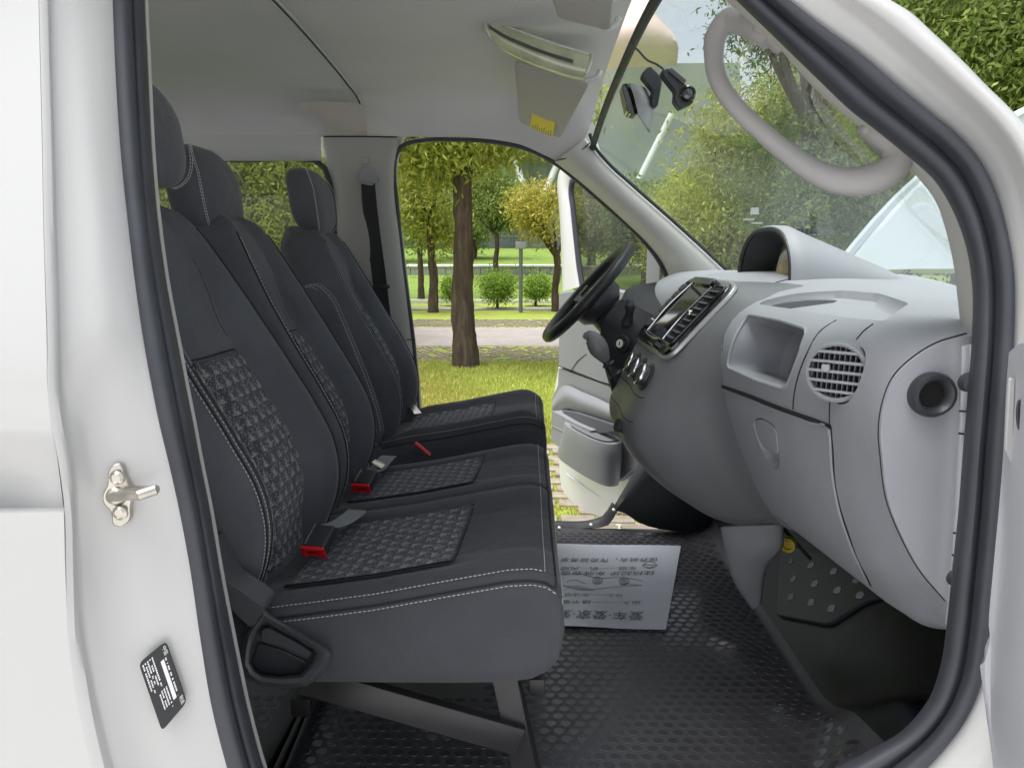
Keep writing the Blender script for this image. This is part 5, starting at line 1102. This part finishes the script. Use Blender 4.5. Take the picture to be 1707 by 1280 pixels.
# trees farther off
tree('lawn_tree', 'slim green tree left of the thick trunk', (V(722, 520, 19)[0], 19, 0), 4.6, .11, (V(715, 330, 19)[0], 19, 3.35), (1.25, 1.2, 1.75), 9000, .15, LEAF_O, 31, 10, .55)
tree('lawn_tree', 'smaller tree at the left edge of the doorway, on the lower lawn', (V(702, 497, 24)[0], 24, .05), 4.6, .09, (V(695, 370, 24)[0], 24, 3.2), (1.3, 1.2, 1.5), 8000, .15, LEAF_G, 32, 9, .52)
tree('lawn_tree', 'green tree right of the thick trunk, on the bank', (V(828, 458, 29)[0], 29, .75), 4.4, .10, (V(825, 350, 29)[0], 29, 4.0), (1.7, 1.3, 1.5), 11000, .16, LEAF_G, 33, 10, .42)
tree('lawn_tree', 'tree with yellowing leaves beside the open driver door', (V(927, 516, 19.5)[0], 19.5, 0), 3.8, .10, (V(905, 355, 19.5)[0], 19.5, 2.85), (1.15, 1.0, .85), 5500, .13, LEAF_Y, 34, 10, .42)
for k, (px, Y, zc_, rx, n_) in enumerate([(560, 20, 3.6, 2.2, 9000), (670, 34, 4.2, 2.8, 11000), (790, 36, 4.0, 3.0, 12000), (985, 31, 3.6, 1.7, 14000), (1075, 27, 2.9, 1.6, 14000)]):
    tree('lawn_tree', ['broad tree far left behind the seats', 'tall tree on the upper lawn behind the slim one', 'tree on the upper lawn behind the thick trunk', 'tree seen through the window of the open driver door', 'tree behind the far front pillar'][k], (V(px, 480, Y)[0], Y, 1.3 if Y > 30 else 0), 6, .13, (V(px, 330, Y)[0], Y, zc_), (rx, 1.8, 2.1), n_, .2, [LEAF_O, LEAF_O, LEAF_G, LEAF_O, LEAF_G][k], 60+k, 10, .5)
# shrubs
for k, (px, Y, rx, rz, lb) in enumerate([(829, 20.5, .60, .52, 'round clipped shrub between the thick trunk and the sign post'), (893, 21.8, .50, .42, 'round clipped shrub right of the sign post'), (757, 21.8, .42, .42, 'round clipped shrub half hidden by the thick trunk')]):
    x = V(px, 480, Y)[0]; r_ = empty('shrub', (0, 0, 0), lb, 'shrub', 'clipped shrubs along the footpath')
    MB().tube([(x, Y, -.02), (x, Y, .35)], [.05, .03], 8, 6).build('stem', BARK, r_)
    leaves('foliage', [(x, Y, rz+.18)]+[(x+rx*.45*math.cos(a), Y+rx*.45*math.sin(a), rz+.16) for a in np.linspace(0, 6.28, 7)], [(rx*.9, rx*.9, rz)]+[(rx*.55, rx*.55, rz*.75)]*7, 5000, .075, LEAF_L, r_, 80+k, .6, 0)
# sign post
sp_ = empty('sign_post', (0, 0, 0), 'grey post with a small square sign between the two round shrubs', 'sign post')
x = V(868, 520, 19)[0]; MB().tube([(x, 19, -.05), (x, 19, 1.80)], .055, 12, 6).build('post', mat('post_grey', (.16, .18, .19), .5, metal=.4), sp_)
MB().box((x, 18.95, 1.88), (.30, .05, .20), bev=.01).build('sign_board', mat('sign_grey', (.30, .32, .33), .5), sp_)
# hedge line and trees behind the rear window / in front of the windscreen
for k, (px, Y, z0, zc_, rr_, n_, m_, lb) in enumerate([
    (430, 9.5, 0, 2.2, (1.9, 1.4, 1.8), 22000, LEAF_O, 'bushy dark green tree behind the rear side window'),
    (330, 11, 0, 2.4, (2.0, 1.5, 2.1), 14000, LEAF_G, 'leafy tree farther left behind the rear side window'),
    (530, 12, 0, 2.6, (1.5, 1.5, 2.0), 10000, LEAF_G, 'pale green tree at the right of the rear side window'),
    (1350, 9.5, 0, 2.9, (1.9, 1.6, 2.3), 55000, LEAF_G, 'big leafy tree in the middle of the windscreen'),
    (1230, 13, 0, 2.7, (1.6, 1.6, 2.3), 30000, LEAF_O, 'yellow green tree left of the big one in the windscreen'),
    (1500, 10.5, 0, 3.4, (2.4, 1.6, 2.3), 48000, LEAF_D, 'dark tree behind the grab handle'),
    (1650, 8.0, 0, 4.3, (2.1, 1.6, 2.2), 45000, LEAF_G, 'drooping green tree outside the front pillar'),
    (1165, 20, 0, 2.4, (2.3, 1.6, 2.4), 26000, LEAF_O, 'hazy green tree at the left side of the windscreen'),
    (1420, 15, 0, 4.6, (3.4, 1.8, 3.6), 50000, LEAF_G, 'wide tree closing the view behind the big windscreen tree'),
    (1600, 14, 0, 4.4, (3.2, 1.8, 3.8), 45000, LEAF_D, 'dark tree farthest right through the windscreen'),
    (480, 15, 0, 3.2, (3.2, 1.8, 3.0), 30000, LEAF_G, 'tall tree closing the view of the rear side window'),
    (1330, 9.0, 0, 4.9, (1.3, 1.3, 1.3), 15000, LEAF_D, 'tall tree with thin leaves at the top of the windscreen')]):
    tree('tree', lb, (V(px, 500, Y)[0], Y, z0), zc_*1.6, .13, (V(px, 400, Y)[0], Y, zc_), rr_, n_, .085 if Y < 10 else .12, m_, 100+k, 14, .42, group='trees around the van')
# building with glass front, slanting columns and a pink canopy
bd_ = empty('building', (0, 0, 0), 'dark glazed building with slanting white columns and a pink canopy', 'building')
GLZ = mat('facade_glass', (.22, .255, .25), .35, var=.4, vscale=.6)
PINK = mat('pink_canopy', (.60, .47, .43), .7, var=.06, vscale=.5)
Yb = 52
MB().box((-8, Yb+2, 4.8), (22, 4, 8.4)).build('facade', GLZ, bd_)
MB().box((9, Yb+2.2, 8.3), (13, 4, 14.6)).build('facade', mat('hazed_facade', (.30, .33, .32), .5, var=.12, vscale=.3), bd_)  # paler than the other glazing: haze is put into the colour
mm_ = mat('mullion', (.27, .295, .29), .5)
for k in range(15): MB().box((-18+k*1.4, Yb-.05, 5.0 if k < 15 else 8.3), (.08, .12, 7.8 if k < 15 else 14.5)).build('mullion', mm_, bd_)
for z in (3.2, 4.6, 6.0, 7.4): MB().box((-8, Yb-.08, z), (21.6, .12, .12)).build('transom', mm_, bd_)
WCOL = mat('white_column', (.62, .64, .62), .5)
for a, b in [((880, 335), (860, 270)), ((905, 330), (938, 250)), ((1065, 300), (1120, 190)), ((1010, 300), (990, 235)), ((1180, 280), (1240, 180)), ((800, 330), (780, 260))]:
    MB().tube([V(*a, 47), V(*b, 48)], .22, 10, 4).build('column', WCOL, bd_)
MB().box((-7.2, Yb-2, 9.6), (20, 6, 1.3), bev=.2).build('canopy', PINK, bd_)
loft('canopy', [[V(985, 118, 49), V(1055, 112, 49), V(1128, 106, 49)], [V(1020, 65, 48), V(1085, 60, 48), V(1131, 82, 48)], [V(1045, 10, 50), V(1075, 5, 50), V(1093, 30, 50)], [V(1055, -80, 54), V(1068, -80, 54), V(1080, -60, 54)]], PINK, bd_, 20, 20, .3)
